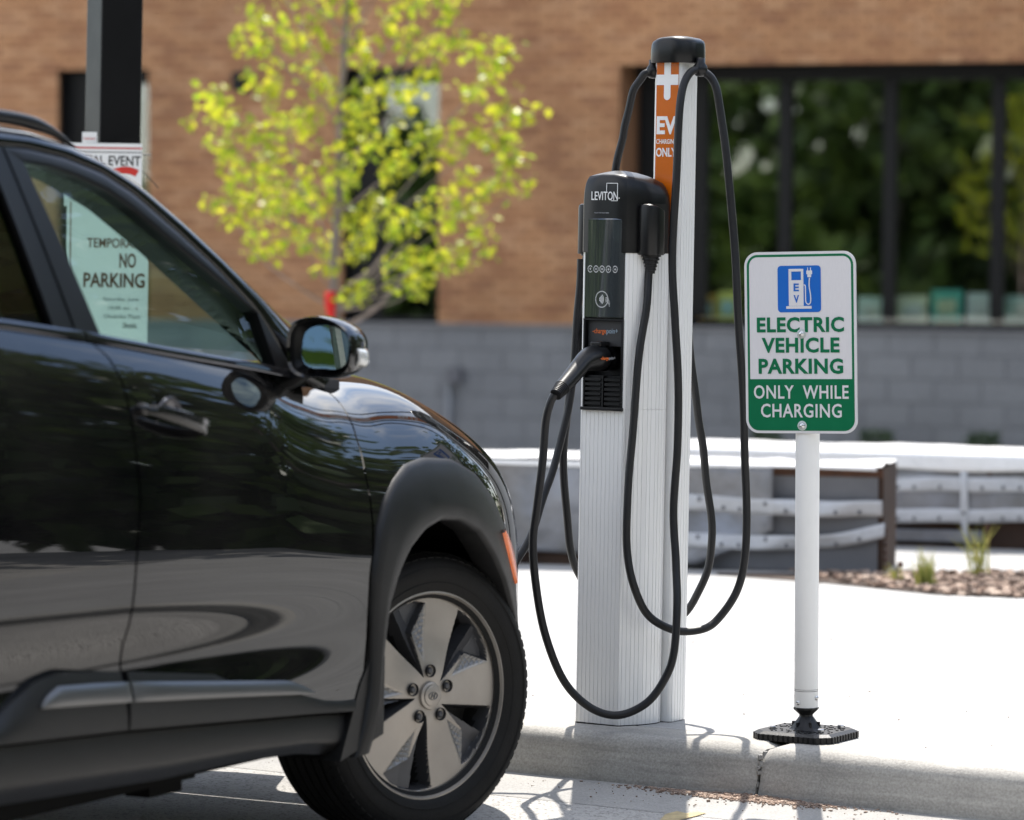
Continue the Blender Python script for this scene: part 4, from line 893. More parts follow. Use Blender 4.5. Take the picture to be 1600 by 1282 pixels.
# bark mulch, grass, seed head
bed = [onz(u, v, PZ) for u, v in ((1120, 896), (1377, 899), (1660, 896), (1660, 938), (1460, 930), (1290, 912), (1120, 899))]
mb = MB(); mb.add([(q[0], q[1], PZ + 0.004) for q in bed], [list(range(7))]); tag(mb.build('planting_bed', M_SOIL), kind='structure')
mb = MB(); g = random.Random(5)
for i in range(2300):
    u = g.uniform(985, 1660); v = g.uniform(893, 938); lo = np.interp(u, [985, 1230, 1290, 1460, 1660], [893, 896, 910, 930, 938]); hi_ = np.interp(u, [985, 1377, 1660], [893, 899, 896])
    if not hi_ < v < lo: continue
    q = onz(u, v, PZ); s = g.uniform(0.007, 0.022)
    M_ = Matrix.Rotation(g.uniform(0, 6.28), 3, 'Z') @ Matrix.Rotation(g.gauss(0, .5), 3, 'X')
    mb.box((q[0], q[1], PZ + 0.006 + g.random() * 0.012), (s * 1.8, s, s * 0.5), M=M_)
tag(mb.build('bark_mulch', M_CHIP, recalc=False), 'loose bark mulch in the bed before the planters', 'mulch', kind='stuff')
def tuft(u, v, n, h, sp, label):
    q = onz(u, v, PZ); r = empty('grass_tuft', tuple(q), label, 'grass', group='grass tufts in the mulch'); mb = MB()
    for i in range(n):
        a = g.uniform(0, 6.28); L_ = h * g.uniform(.5, 1.15); b = Vector((math.cos(a), math.sin(a) * .6, 0)) * g.uniform(0, sp); root_ = Vector((g.gauss(0, .02), g.gauss(0, .02), 0)); w = 0.0022
        p1, p2, p3 = root_, root_ + b * .4 + Vector((0, 0, L_ * .6)), root_ + b * 1.2 + Vector((0, 0, L_))
        mb.add([(p1.x - w, p1.y, p1.z), (p1.x + w, p1.y, p1.z), (p2.x + w * .8, p2.y, p2.z), (p2.x - w * .8, p2.y, p2.z), tuple(p3)], [(0, 1, 2, 3), (3, 2, 4)])
    o = mb.build('blades', M_GRASS, r, recalc=False); o['kind'] = 'stuff'; return r
tuft(1445, 918, 70, 0.14, 0.05, 'taller grass tuft with long blades in the mulch'); tuft(1530, 903, 34, 0.19, 0.12, 'thin sprawling grass tuft nearer the right edge'); tuft(1395, 912, 22, 0.08, 0.05, 'small pale grass tuft at the corner of the nearer planter')
q = onz(1404, 912, PZ); sh = empty('seed_head', tuple(q), 'dried brown seed head on a bent stalk beside the planter corner', 'plant')
mb = MB(); mb.tube(catmull([(0, 0, 0), (-0.008, 0, 0.04), (0.0, 0, 0.072), (0.008, 0, 0.066)], 5), 0.002, 6); mb.build('stalk', M_BARK, sh)
mb = MB(); mb.lathe([(0.001, .05), (.009, .053), (.012, .06), (.008, .07), (.001, .073)], 10, c=(.006, 0, 0.01)); mb.build('seed_pod', M_RUST, sh)
# low dark shrubs against the grey base
for u, v, n, lab in ((1368, 700, 500, 'low dark green shrub at the grey base, behind the sign post'), (1535, 700, 520, 'low dark green shrub at the grey base, near the right edge'), (1195, 698, 360, 'low dark shrub at the grey base, left of the sign post')):
    q = onpl(u, v, BO - BN * -0.35, BN); q[2] = -0.71; r = empty('low_shrub', tuple(q), lab, 'shrub', group='low shrubs along the building'); mb = MB()
    for i in range(n):
        a = g.uniform(0, 6.28); z = g.random() ** .7; rr0 = 0.26 * math.sqrt(g.random()) * (1.15 - z * .6); c = Vector((rr0 * math.cos(a), rr0 * math.sin(a), z * 0.58)); s = g.uniform(.02, .045)
        b = Vector((g.gauss(0, 1), g.gauss(0, 1), g.gauss(0, 1))).normalized(); d = b.orthogonal().normalized()
        mb.add([tuple(c - b * s), tuple(c + d * s * .5), tuple(c + b * s), tuple(c - d * s * .5)], [(0, 1, 2, 3)])
    o = mb.build('foliage', leaf_mat('shrub_leaf', (0.02, 0.045, 0.014), (0.05, 0.085, 0.025), 0.3), r, recalc=False); o['kind'] = 'stuff'
    mb = MB(); mb.tube([(0, 0, 0), (.02, 0, .3), (.0, .02, .5)], [.012, .008, .003], 6); mb.build('stem', M_BARK, r)
# dirt swept to the kerb joint, a worn yellow mark on the road
mb = MB()
for i in range(2600):
    a = g.gauss(-0.02, 0.13); b = -abs(g.gauss(0, 0.028)) - 0.004; s = g.uniform(0.0015, 0.0055) * (1.5 if g.random() < .06 else 1); q = kb(a, b, 0.008 + max(0, 0.010 - abs(a) * .05 + b * .2) * g.random())
    mb.box(q, (s * 1.5, s, s), rz=g.uniform(0, 3))
tag(mb.build('swept_dirt', M_CHIP, recalc=False), 'swept dirt and grit at the foot of the kerb joint', 'dirt', kind='stuff')
mb = MB()
for i in range(420):
    a = g.uniform(-2.4, 1.6); b = -abs(g.gauss(0, 0.12)) - 0.01; s = g.uniform(0.0008, 0.0028); mb.box(kb(a, b, 0.0055 + 0.5 * s), (s * 1.5, s, s), rz=g.uniform(0, 3))
for i in range(130):
    s = g.uniform(0.0015, 0.0045); mb.box(kb(g.uniform(-3, 2.2), 0.2 + abs(g.gauss(0, 1.2)), PZ + 0.3 * s), (s * 1.6, s, s * .7), rz=g.uniform(0, 3))
tag(mb.build('loose_grit', M_CHIP, recalc=False), 'loose grit scattered along the gutter', 'grit', kind='stuff')
pts = [onz(u, v, 0.0) for u, v in ((1040, 1274), (1058, 1270), (1072, 1273), (1090, 1271), (1104, 1273), (1088, 1277), (1066, 1282), (1042, 1290), (1030, 1284))]
mb = MB(); mb.add([(q[0], q[1], 0.0025 + max(0.0, 0.0008 + (float((q[:2] - K0) @ B1) + 0.3) / 0.32 * 0.0082)) for q in pts], [list(range(9))]); tag(mb.build('yellow_marking', mat('worn_yellow_paint', (0.42, 0.33, 0.17), 0.8, var=0.35, vscale=30)), kind='structure')

# ================================================================== CAR
TH = R(62); HX = np.array([math.cos(TH), math.sin(TH), 0]); NX = np.array([math.sin(TH), -math.cos(TH), 0])
CP0 = np.array([-0.09602, 8.03235, 0.0])            # body side plane, abreast of the front hub
car = empty('parked_car', tuple(CP0 - NX * 0.9), 'black compact crossover car parked nose to the kerb with silver five spoke wheel', 'car', rot=(0, 0, TH))
# car coordinates: x forward of the front axle, w outward from the body side, z up;  mesh coordinates: (x, -(0.9 + w), z)
M_PAINT = mat('black_car_paint', (0.003, 0.003, 0.0034), 0.5, spec=0.0, coat=1.0, col2=(0.011, 0.0105, 0.0098), vscale=4, detail=8, crough=0.02)
M_CLAD = mat('dark_grey_cladding', (0.008, 0.008, 0.0083), 0.38, spec=0.28, var=0.15, vscale=20, bump=0.12, bscale=500)
M_TRIM = mat('gloss_black_trim', (0.005, 0.005, 0.0055), 0.36, spec=0.22, var=0.1)
M_RUBB = mat('door_rubber', (0.008, 0.008, 0.008), 0.6, spec=0.3, var=0.1)
M_STRIP = mat('satin_silver_trim', (0.125, 0.126, 0.128), 0.34, 0.75, var=0.06, vscale=5)
M_CHROME = mat('black_chrome', (0.10, 0.10, 0.11), 0.1, 0.9, var=0.05)
M_CARGL = glass_mat('tinted_window', (0.72, 0.88, 0.83), 0.05)
M_PRIV = glass_mat('privacy_glass', (0.05, 0.055, 0.055), 0.05)
M_CABIN = mat('cabin_dark', (0.018, 0.018, 0.019), 0.7, var=0.2)
M_TYRE = mat('tyre_rubber', (0.008, 0.0078, 0.0076), 0.62, spec=0.18, var=0.3, vscale=14, bump=0.1, bscale=120)
M_AMBER = mat('amber_reflector', (0.75, 0.14, 0.01), 0.12, coat=1.0, var=0.1, vscale=80)
M_WELL = mat('wheel_well_liner', (0.004, 0.004, 0.004), 0.9, spec=0.15, var=0.3)
M_MIR = mat('mirror_glass', (0.62, 0.76, 0.74), 0.01, 1.0)
M_LENS = mat('clear_lens', (0.5, 0.5, 0.48), 0.12, coat=1.0, var=0.1, vscale=60)
M_RIM = mat('machined_alloy', (0.34, 0.31, 0.275), 0.38, 0.55, var=0.12, vscale=7, bump=0.02, bscale=300)
M_RIMD = mat('dark_grey_alloy', (0.075, 0.076, 0.082), 0.4, 0.5, var=0.15, vscale=9)
M_RIMT = mat('textured_alloy', (0.19, 0.188, 0.185), 0.4, 0.6, var=0.08)
M_HOLE = mat('wheel_hollow', (0.006, 0.006, 0.0065), 0.6, var=0.3)
M_SEAT = mat('seat_cloth', (0.02, 0.02, 0.022), 0.85, var=0.2, vscale=30)

ZXs = [-4, -1.8, -1.27, -.8, -.65, -.5, -.3, 0, .2, .4, .6, .82]; ZYs = [1.5, 1.425, 1.35, 1.27, 1.20, 1.15, 1.115, 1.10, 1.038, .971, .85, .723]
_xx = np.linspace(-4, .82, 600); _zz = np.interp(_xx, ZXs, ZYs)
_k = np.exp(-np.linspace(-2, 2, 31) ** 2); _k /= _k.sum(); _zz = np.convolve(np.pad(_zz, 15, mode='edge'), _k, 'valid')
SM, SZ0 = 4.16, 0.5
def Ztop(x): return np.interp(x, _xx, _zz)
def Bhalf(x):
    u = np.clip((np.asarray(x, float) + .2) / 1.02, 0, 1); return .905 * (1 - u ** 2.648) ** (1 / 2.648)
def low(x, z):
    """lower body: a shallow hollow above the cladding, sides tucking in at the foot"""
    z = np.asarray(z, float); d = np.where(z < 0.74, -0.026 * np.exp(-((z - 0.545) / 0.075) ** 2), 0)
    return d * np.clip((np.asarray(x) * -1 - 0.38) / 1.0, 0, 1) - 0.25 * np.clip(0.36 - z, 0, 1) ** 1.5
def Wf(x, z):
    q = np.clip((np.asarray(z, float) - SZ0) / (Ztop(x) - SZ0), 0, .9995)
    return Bhalf(x) * (1 - q ** SM) ** (1 / SM) - .9 + low(x, z)
BX = [-4, -1.666, -1.402, -1.125, -.767, -.504, -.3]; BZ = [1.36, 1.222, 1.195, 1.160, 1.118, 1.082, 1.05]
def Gf(x, z):
    """side glass surface above the belt line"""
    d = np.asarray(z, float) - np.interp(x, BX, BZ); return -.095 - .30 * d - .12 * d * d
def P3(x, w, z): return (float(x), float(-(0.9 + w)), float(z))
def coons(bot, top, left, right, nu, nv):
    """grid of (x,z) filled between four border polylines"""
    Bq, Tq = resample(bot, nu), resample(top, nu); Lq, Rq = resample(left, nv), resample(right, nv)
    u = np.linspace(0, 1, nu)[None, :, None]; v = np.linspace(0, 1, nv)[:, None, None]
    return (1 - v) * Bq[None] + v * Tq[None] + (1 - u) * Lq[:, None] + u * Rq[:, None] - ((1 - u) * (1 - v) * Bq[0] + u * (1 - v) * Bq[-1] + (1 - u) * v * Tq[0] + u * v * Tq[-1])
def skin(name, G, fn, mtl, parent, off=0.0, rim=0.025, bulge=0.0, cut=None):
    """panel following the body side, its border folded inward"""
    nv, nu = G.shape[:2]; mb = MB(); V = []
    for j in range(nv):
        for i in range(nu):
            x, z = G[j, i]; b = bulge * (math.sin(math.pi * i / (nu - 1)) * math.sin(math.pi * j / (nv - 1))) ** .35 if bulge else 0
            V.append((x, float(fn(x, z)) + off + b, z))
    fs = [(j * nu + i, j * nu + i + 1, (j + 1) * nu + i + 1, (j + 1) * nu + i) for j in range(nv - 1) for i in range(nu - 1)]
    if cut: fs = [f for f in fs if not cut(np.mean([V[i][0] for i in f]), np.mean([V[i][2] for i in f]))]
    mb.add([P3(*p) for p in V], fs, 0, True)
    if rim:
        loop = [(0, i) for i in range(nu)] + [(j, nu - 1) for j in range(1, nv)] + [(nv - 1, i) for i in range(nu - 2, -1, -1)] + [(j, 0) for j in range(nv - 2, 0, -1)]
        A = [V[j * nu + i] for j, i in loop]; ctr = np.mean(np.array(A), 0); r1 = []; r2 = []
        for x, w, z in A:
            d = np.array([ctr[0] - x, ctr[2] - z]); d = d / (np.linalg.norm(d) + 1e-9); r1.append((x, w - 0.002, z)); r2.append((x + d[0] * .001, w - rim, z + d[1] * .001))
        mb.rings([[P3(*p) for p in A], [P3(*p) for p in r2]], 0, False, True)
    o = mb.build(name, mtl, parent, recalc=False); fix(o); return o
def fix(o):
    """face the panels outward (towards the car's right side)"""
    me = o.data; b = bmesh.new(); b.from_mesh(me)
    bmesh.ops.recalc_face_normals(b, faces=b.faces)
    s = sum(f.normal.y * f.calc_area() for f in b.faces if f.smooth)
    if s > 0: bmesh.ops.reverse_faces(b, faces=b.faces)
    b.to_mesh(me); b.free()
def mirror(o, parent=None):
    """the same part for the car's left side"""
    me = o.data.copy()
    for v in me.vertices: v.co.y = -v.co.y
    b = bmesh.new(); b.from_mesh(me); bmesh.ops.reverse_faces(b, faces=b.faces); b.to_mesh(me); b.free()
    c = bpy.data.objects.new(o.name, me); COL.objects.link(c); c.parent = parent or o.parent; return c
def lerp_poly(P, x): return float(np.interp(x, [p[0] for p in P], [p[1] for p in P]))
both = []
# seams in (x,z) down the side, bottom to top
SEAMF = [(-.536, .365), (-.500, .392), (-.485, .42), (-.452, .582), (-.437, .76), (-.439, .876), (-.425, .945), (-.395, 1.00), (-.375, 1.03), (-.37, 1.045)]
SEAMM = [(-1.392, .425), (-1.373, .519), (-1.377, .591), (-1.368, .661), (-1.354, .76), (-1.334, .873), (-1.335, .944), (-1.330, 1.101), (-1.345, 1.145), (-1.385, 1.180)]
SEAMR = [(-2.02, .60), (-2.05, .75), (-2.2, .92), (-2.25, 1.1), (-2.26, 1.30)]
belt_lo = lambda x: float(np.interp(x, BX, BZ)) - 0.016
bottom = [(-2.6, .49), (-1.802, .446), (-1.392, .425), (-.688, .378), (-.536, .365)]
def seg(P, x0, x1, n=12):
    xs = np.linspace(x0, x1, n); return [(x, lerp_poly(P, x)) for x in xs]
g_ = 0.0035
def shift(P, d): return [(x + d, z) for x, z in P]
# front door
fb = seg(bottom, -1.392, -.536); tp = [(x, belt_lo(x)) for x in np.linspace(-1.385, -.37, 14)]
tp[-1] = (-.37, 1.045)
G1 = coons(shift(fb, 0), tp, shift(SEAMM, g_), shift(SEAMF, -g_), 80, 150)
fdoor = skin('front_door', G1, Wf, M_PAINT, car); both.append(fdoor)
rb = seg(bottom, -2.02, -1.392); rb[0] = (-2.02, .60) if False else (-2.02, lerp_poly(bottom, -2.02))
SR = [(-2.02, lerp_poly(bottom, -2.02))] + SEAMR[1:]
tp2 = [(x, belt_lo(x)) for x in np.linspace(-2.26, -1.385, 12)]
G2 = coons(rb, tp2, SR, shift(SEAMM, -g_), 56, 150); rdoor = skin('rear_door', G2, Wf, M_PAINT, car); both.append(rdoor)
# seam backing (dark) so that gaps read as joints
GB = coons([(-3.3, .42), (-.45, .34)], [(-3.3, 1.26), (-.42, 1.02)], [(-3.3, .42), (-3.3, 1.26)], [(-.45, .34), (-.42, 1.02)], 60, 20)
both.append(skin('inner_shell', GB, Wf, M_RUBB, car, off=-0.03, rim=0))
# rear quarter
qb = [(-3.35, .55), (-2.02, lerp_poly(bottom, -2.02))]; qt = [(x, belt_lo(x)) for x in np.linspace(-3.30, -2.26, 10)]
def in_rear_arch(x, z): return (x + 2.6) ** 2 + (z - .36) ** 2 < .40 ** 2
G3 = coons([(-3.35, .50), (-2.02, lerp_poly(bottom, -2.02))], qt, [(-3.35, .50), (-3.36, .9), (-3.30, belt_lo(-3.3))], shift(SR, -g_), 60, 50)
both.append(skin('rear_quarter', G3, lambda x, z: Wf(x, z) - 0.16 * np.clip((-2.75 - x) / .6, 0, 1) ** 2, M_PAINT, car, cut=in_rear_arch, rim=0))
# belt mouldings
for xa, xb in ((-1.398, -.60), (-2.26, -1.404)):
    xs_ = np.linspace(xa, xb, 24); lo_ = [(x, belt_lo(x) + .001) for x in xs_]; hi_ = [(x, belt_lo(x) + .019) for x in xs_]
    both.append(skin('belt_moulding', coons(lo_, hi_, [lo_[0], hi_[0]], [lo_[-1], hi_[-1]], 24, 6), lambda x, z: max(Gf(x, z), -0.096) + 0.0, M_CHROME, car, off=0.008, rim=0.02, bulge=0.003))
# lower door cladding
CL = [(-2.02, .47), (-1.80, .492), (-1.756, .515), (-1.676, .548), (-1.593, .558), (-1.39, .538), (-.792, .466), (-.70, .437), (-.644, .419), (-.58, .410), (-.500, .408)]
def clad_w(x, z):
    z0 = lerp_poly(bottom, x); t = np.clip((z - z0) / max(.02, lerp_poly(CL, x) - z0), 0, 1); return 0.005 - 0.03 * t ** 2 * 0.6 + 0.0 * t
for xa, xb, sa, sb in ((-1.3935 + 2 * g_, -.520, g_, -g_), (-2.02, -1.3935, 0, 0)):
    bt = seg(bottom, xa, xb, 24); tt = seg(CL, xa + .016, xb - .0, 24)
    both.append(skin('door_cladding', coons(bt, tt, [bt[0], tt[0]], [bt[-1], tt[-1]], 50, 16), lambda x, z: clad_w(x, z), M_CLAD, car, off=0.006, rim=0.03))
# satin strips on the cladding
ST = [(-1.678, .503), (-1.66, .519), (-1.618, .534), (-1.50, .527), (-1.375, .517), (-.776, .457), (-.72, .440), (-.684, .421)]
SB = [(-1.678, .4985), (-1.375, .478), (-.684, .4195)]
for xa, xb in ((-1.678, -1.381), (-1.373, -.684)):
    bt, tt = seg(SB, xa, xb, 26), seg(ST, xa, xb, 26)
    both.append(skin('silver_strip', coons(bt, tt, [bt[0], tt[0]], [bt[-1], tt[-1]], 40, 8), lambda x, z: clad_w(x, z), M_STRIP, car, off=0.012, rim=0.012, bulge=0.006))
# sill
SLt = [(-2.2, .456), (-1.802, .438), (-1.392, .417), (-.688, .370), (-.53, .357)]; SLb = [(-2.2, .335), (-1.801, .325), (-1.219, .302), (-.934, .300), (-.703, .290), (-.555, .270)]
bt, tt = seg(SLb, -2.2, -.53, 30), seg(SLt, -2.2, -.53, 30)
def sill_w(x, z):
    z0, z1 = lerp_poly(SLb, x), lerp_poly(SLt, x); t = np.clip((z - z0) / (z1 - z0), 0, 1); return -0.012 + 0.012 * math.sin(math.pi * (0.15 + .75 * t)) - 0.10 * max(0, .35 - t) ** 1.3 - 0.006
both.append(skin('sill', coons(bt, tt, [bt[0], tt[0]], [bt[-1], tt[-1]], 60, 22), sill_w, M_CLAD, car, off=0.004, rim=0.05))
# floor pan and running gear under the body
mb = MB(); mb.box((-1.55, 0, .33), (2.1, 1.62, .10)); mb.box((-1.85, -.70, .285), (1.85, .12, .05)); mb.box((-1.85, .70, .285), (1.85, .12, .05)); mb.box((-1.5, -.3, .25), (1.4, .5, .08)); mb.box((-1.02, -.72, .262), (.12, .06, .05)); mb.build('floor_pan', M_WELL, car)
mb = MB(); mb.tube([(0, -.72, .30), (0, .72, .30)], .035, 10); mb.tube([(-2.6, -.72, .30), (-2.6, .72, .30)], .04, 10); mb.box((.1, 0, .36), (.5, 1.0, .3)); mb.build('subframe', M_WELL, car)

# front fender, hood and nose: one lofted surface cut along the shut lines
AOUT = [(-.520, .262), (-.490, .33), (-.468, .40), (-.457, .47), (-.452, .58), (-.447, .663), (-.421, .756), (-.380, .815), (-.328, .854), (-.256, .885), (-.165, .896), (-.032, .886), (.075, .850), (.158, .787), (.225, .718), (.300, .604), (.345, .481), (.375, .34)]
AIN = [(-.470, .268), (-.435, .36), (-.420, .47), (-.392, .578), (-.354, .639), (-.325, .672), (-.293, .700), (-.226, .735), (-.150, .752), (-.060, .744), (.030, .712), (.112, .654), (.190, .585), (.262, .500), (.305, .42), (.335, .30)]
def inside(poly, x, z):
    c = False; n = len(poly)
    for i in range(n):
        (x0, z0), (x1, z1) = poly[i], poly[(i + 1) % n]
        if (z0 > z) != (z1 > z) and x < (x1 - x0) * (z - z0) / (z1 - z0) + x0: c = not c
    return c
hole = [((a[0] * .55 + b[0] * .45), (a[1] * .55 + b[1] * .45)) for a, b in zip(AOUT, AIN)]; hole = [(hole[0][0], 0)] + hole + [(hole[-1][0], 0)]
SFx = [p[1] for p in SEAMF]; SFz = [p[0] for p in SEAMF]
def xseam(z, y): 
    if z < 1.045 and y > .6: return float(np.interp(z, SFx, SFz)) + g_
    return -.37 - (0.9 - y) * 0.0 + g_
angs = np.r_[np.linspace(0, .9, 40), np.linspace(.92, math.pi / 2, 34)]
YH = 0.80                                             # half width of the hood at the cowl
def loft(a0, a1, na, nx, x_from, x_to=.8195, full=False):
    rows = []
    for a in np.linspace(a0, a1, na):
        x0 = x_from(a); row = []
        for t in np.linspace(0, 1, nx):
            x = x0 + (x_to - x0) * (1 - (1 - t) ** 1.7); b = float(Bhalf(x)); y = b * math.cos(a) ** (2 / SM); z = SZ0 + (Ztop(x) - SZ0) * math.sin(a) ** (2 / SM)
            row.append((x, -y, float(z)))
        rows.append(row)
    return rows
def start(a):
    x = -.45
    for _ in range(30):
        b = float(Bhalf(x)); z = SZ0 + (float(Ztop(x)) - SZ0) * math.sin(a) ** (2 / SM); y = b * math.cos(a) ** (2 / SM); x = .5 * x + .5 * xseam(z, y)
    return x
AH = 1.30                                            # shut line between fender and hood
rows = loft(0.0, AH - 0.006, 70, 110, start); rows = [[(x, y, .30 + (.5 - .30) * k / 8) for x, y, z in rows[0]] for k in range(8)] + rows
for k in range(8):
    rows[k] = [(x + float(np.interp(rows[k][i][2], SFx, SFz) + g_ - rows[8][0][0]) * (1 - i / 109) ** 3, y, z) for i, (x, y, z) in enumerate(rows[k])]
nr, ncol = len(rows), len(rows[0]); V = [p for r in rows for p in r]
fs = []
for j in range(nr - 1):
    for i in range(ncol - 1):
        q = [j * ncol + i, j * ncol + i + 1, (j + 1) * ncol + i + 1, (j + 1) * ncol + i]; c = np.mean([V[k] for k in q], 0)
        if c[1] < -.55 and inside(hole, c[0], c[2]): continue
        fs.append(q)
mb = MB(); mb.add(V, fs, 0, True); fender = mb.build('front_fender', M_PAINT, car, recalc=False); fix(fender)
b = bmesh.new(); b.from_mesh(fender.data); bmesh.ops.delete(b, geom=[v for v in b.verts if not v.link_faces], context='VERTS'); b.to_mesh(fender.data); b.free(); both.append(fender)
rows = loft(AH + 0.006, math.pi / 2, 30, 90, lambda a: -.36, .70); half_ = [p for p in rows]
full_ = rows + [[(x, -y, z) for x, y, z in r] for r in rows[::-1][1:]]
mb = MB(); mb.rings(full_, 0, True, False); hood = mb.build('hood', M_PAINT, car, recalc=False)
if sum(p.normal.z for p in hood.data.polygons) < 0:
    b = bmesh.new(); b.from_mesh(hood.data); bmesh.ops.reverse_faces(b, faces=b.faces); b.to_mesh(hood.data); b.free()
rows = loft(AH - 0.006, math.pi / 2, 24, 20, lambda a: .704); full_ = rows + [[(x, -y, z) for x, y, z in r] for r in rows[::-1][1:]]
mb = MB(); mb.rings(full_, 0, True, False); nose = mb.build('nose_panel', M_PAINT, car)
# arch cladding
n_ = 80; Ao, Ai = resample(AOUT, n_), resample(AIN, n_); mb = MB(); rings = []
def arch_w(x, z): return float(Wf(x, z))
for i in range(n_):
    ring = []
    for t, up in ((0, -.004), (0.03, .007), (.10, .011), (.35, .014), (.65, .017), (.9, .018), (.97, .014), (1.0, .006)):
        x, z = Ao[i] * (1 - t) + Ai[i] * t; ring.append(P3(x, arch_w(x, z) + up, z))
    x, z = Ai[i]; d = np.array([-.06, .334]) - Ai[i]; ring.append(P3(x - d[0] * .01, arch_w(x, z) - .055, z - d[1] * .01)); rings.append(ring)
mb.rings(rings, 0, True, False); ac = mb.build('arch_cladding', M_CLAD, car, recalc=False, auto=None); fix(ac); both.append(ac)
# rear arch ring (beyond the frame) from plain arcs
rings = []
for i in range(40):
    a = R(-8 + 196 * i / 39); ring = []
    for r_, up in ((.47, .0), (.465, .02), (.42, .028), (.385, .026), (.38, -.05)):
        x, z = -2.6 + r_ * math.cos(a), .36 + r_ * math.sin(a); ring.append(P3(x, float(Wf(x, max(z, .35))) + up - .16 * max(0, (-2.75 - x) / .6) ** 2, z))
    rings.append(ring)
mb = MB(); mb.rings(rings, 0, True, False); ra = mb.build('arch_cladding', M_CLAD, car, recalc=False); fix(ra); both.append(ra)
# wheel well liners
for xc, zc_ in ((-.06, .36), (-2.6, .36)):
    mb = MB(); mb.rings([[(xc + r_ * math.cos(R(a)) * (1.0 if xc < -1 else (1.0 if math.cos(R(a)) < 0 else .96)), y, zc_ + r_ * math.sin(R(a))) for a in range(-15, 196, 5)] for r_, y in ((.41, -.86), (.43, -.80), (.43, -.45), (.05, -.45))], 0, True, False); o = mb.build('wheel_well', M_WELL, car); both.append(o)
# flap behind the front wheel
fl = [(-.585, .262), (-.40, .30), (-.395, .47), (-.43, .50), (-.50, .42)]
mb = MB(); mb.rings([[P3(x, w, z) for x, z in fl] for w in (.008, -.012, -.25)], 0, False, True, True, True); both.append(mb.build('mud_flap', M_CLAD, car))
# side marker
mk = [(.176, .705), (.205, .69), (.235, .645), (.292, .578), (.272, .580), (.215, .64)]
mkc = resample([(.185, .705), (.225, .655), (.285, .577)], 12); mb = MB(); rings = []
for i, (x, z) in enumerate(mkc):
    hw_ = .0135 * math.sin(math.pi * (i + .6) / 12.2) ** .5; rings.append([P3(x + hw_ * dx, arch_w(x, z) + up, z + hw_ * dx * .8) for dx, up in ((-1, .012), (-.75, .0195), (0, .0215), (.75, .0195), (1, .012))])
mb.rings(rings, 0, True, False); o = mb.build('side_marker', M_AMBER, car, recalc=False); fix(o); both.append(o)

# ---- greenhouse
GLT = [(-1.441, 1.524), (-1.343, 1.516), (-1.261, 1.500), (-1.164, 1.473), (-1.088, 1.439), (-.993, 1.384), (-.878, 1.320), (-.780, 1.267), (-.709, 1.225)]
GLB = [(x, float(np.interp(x, BX, BZ)) - .01) for x in np.linspace(-1.336, -.690, 14)]
both.append(skin('front_window', coons(GLB, GLT, [GLB[0], GLT[0]], [GLB[-1], GLT[-1]], 40, 26), Gf, M_CARGL, car, off=-0.012, rim=0))
FRO = [(-1.494, 1.553), (-1.412, 1.551), (-1.285, 1.537), (-1.162, 1.510), (-1.069, 1.472), (-.938, 1.394), (-.824, 1.319), (-.707, 1.227)]
both.append(skin('window_frame', coons(GLT, FRO, [GLT[0], FRO[0]], [GLT[-1], FRO[-1]], 50, 8), Gf, M_TRIM, car, off=0.0, rim=0.035, bulge=0.004))
both.append(skin('window_frame', coons([(-1.418, 1.19), (-1.336, 1.18)], [(-1.494, 1.553), (-1.438, 1.545)], [(-1.418, 1.19), (-1.494, 1.553)], [(-1.336, 1.18), (-1.441, 1.524)], 10, 24), Gf, M_TRIM, car, off=0.002, rim=0.03))
both.append(skin('pillar_cover', coons([(-1.492, 1.20), (-1.4225, 1.19)], [(-1.562, 1.553), (-1.4985, 1.553)], [(-1.492, 1.20), (-1.542, 1.473), (-1.562, 1.553)], [(-1.4225, 1.19), (-1.4985, 1.553)], 10, 24), Gf, M_TRIM, car, off=0.0, rim=0.03))
RGT = [(-2.25, 1.44), (-2.0, 1.50), (-1.75, 1.525), (-1.545, 1.530)]; RGB_ = [(x, float(np.interp(x, BX, BZ)) - .01) for x in np.linspace(-2.24, -1.488, 10)]
both.append(skin('rear_window', coons(RGB_, RGT, [RGB_[0], RGT[0]], [RGB_[-1], RGT[-1]], 24, 18), Gf, M_PRIV, car, off=-0.012, rim=0))
RFO = [(-2.35, 1.455), (-2.0, 1.535), (-1.75, 1.556), (-1.562, 1.558)]
both.append(skin('window_frame', coons(RGT, RFO, [RGT[0], RFO[0]], [RGT[-1], RFO[-1]], 30, 6), Gf, M_TRIM, car, rim=0.03))
both.append(skin('rear_pillar', coons([(-3.28, 1.25), (-2.245, 1.25)], [(-3.0, 1.50), (-2.25, 1.44)], [(-3.28, 1.25), (-3.0, 1.5)], [(-2.245, 1.25), (-2.25, 1.44)], 20, 14), lambda x, z: Gf(x, z) - .1 * np.clip((-2.5 - x), 0, 1), M_PAINT, car, rim=0.03))
# sail panel at the mirror
SLP = coons([(-.688, 1.10), (-.60, 1.075)], [(-.709, 1.225), (-.700, 1.222)], [(-.688, 1.10), (-.709, 1.225)], [(-.60, 1.075), (-.700, 1.222)], 10, 14)
both.append(skin('mirror_sail', SLP, Gf, M_TRIM, car, off=0.003, rim=0.03))
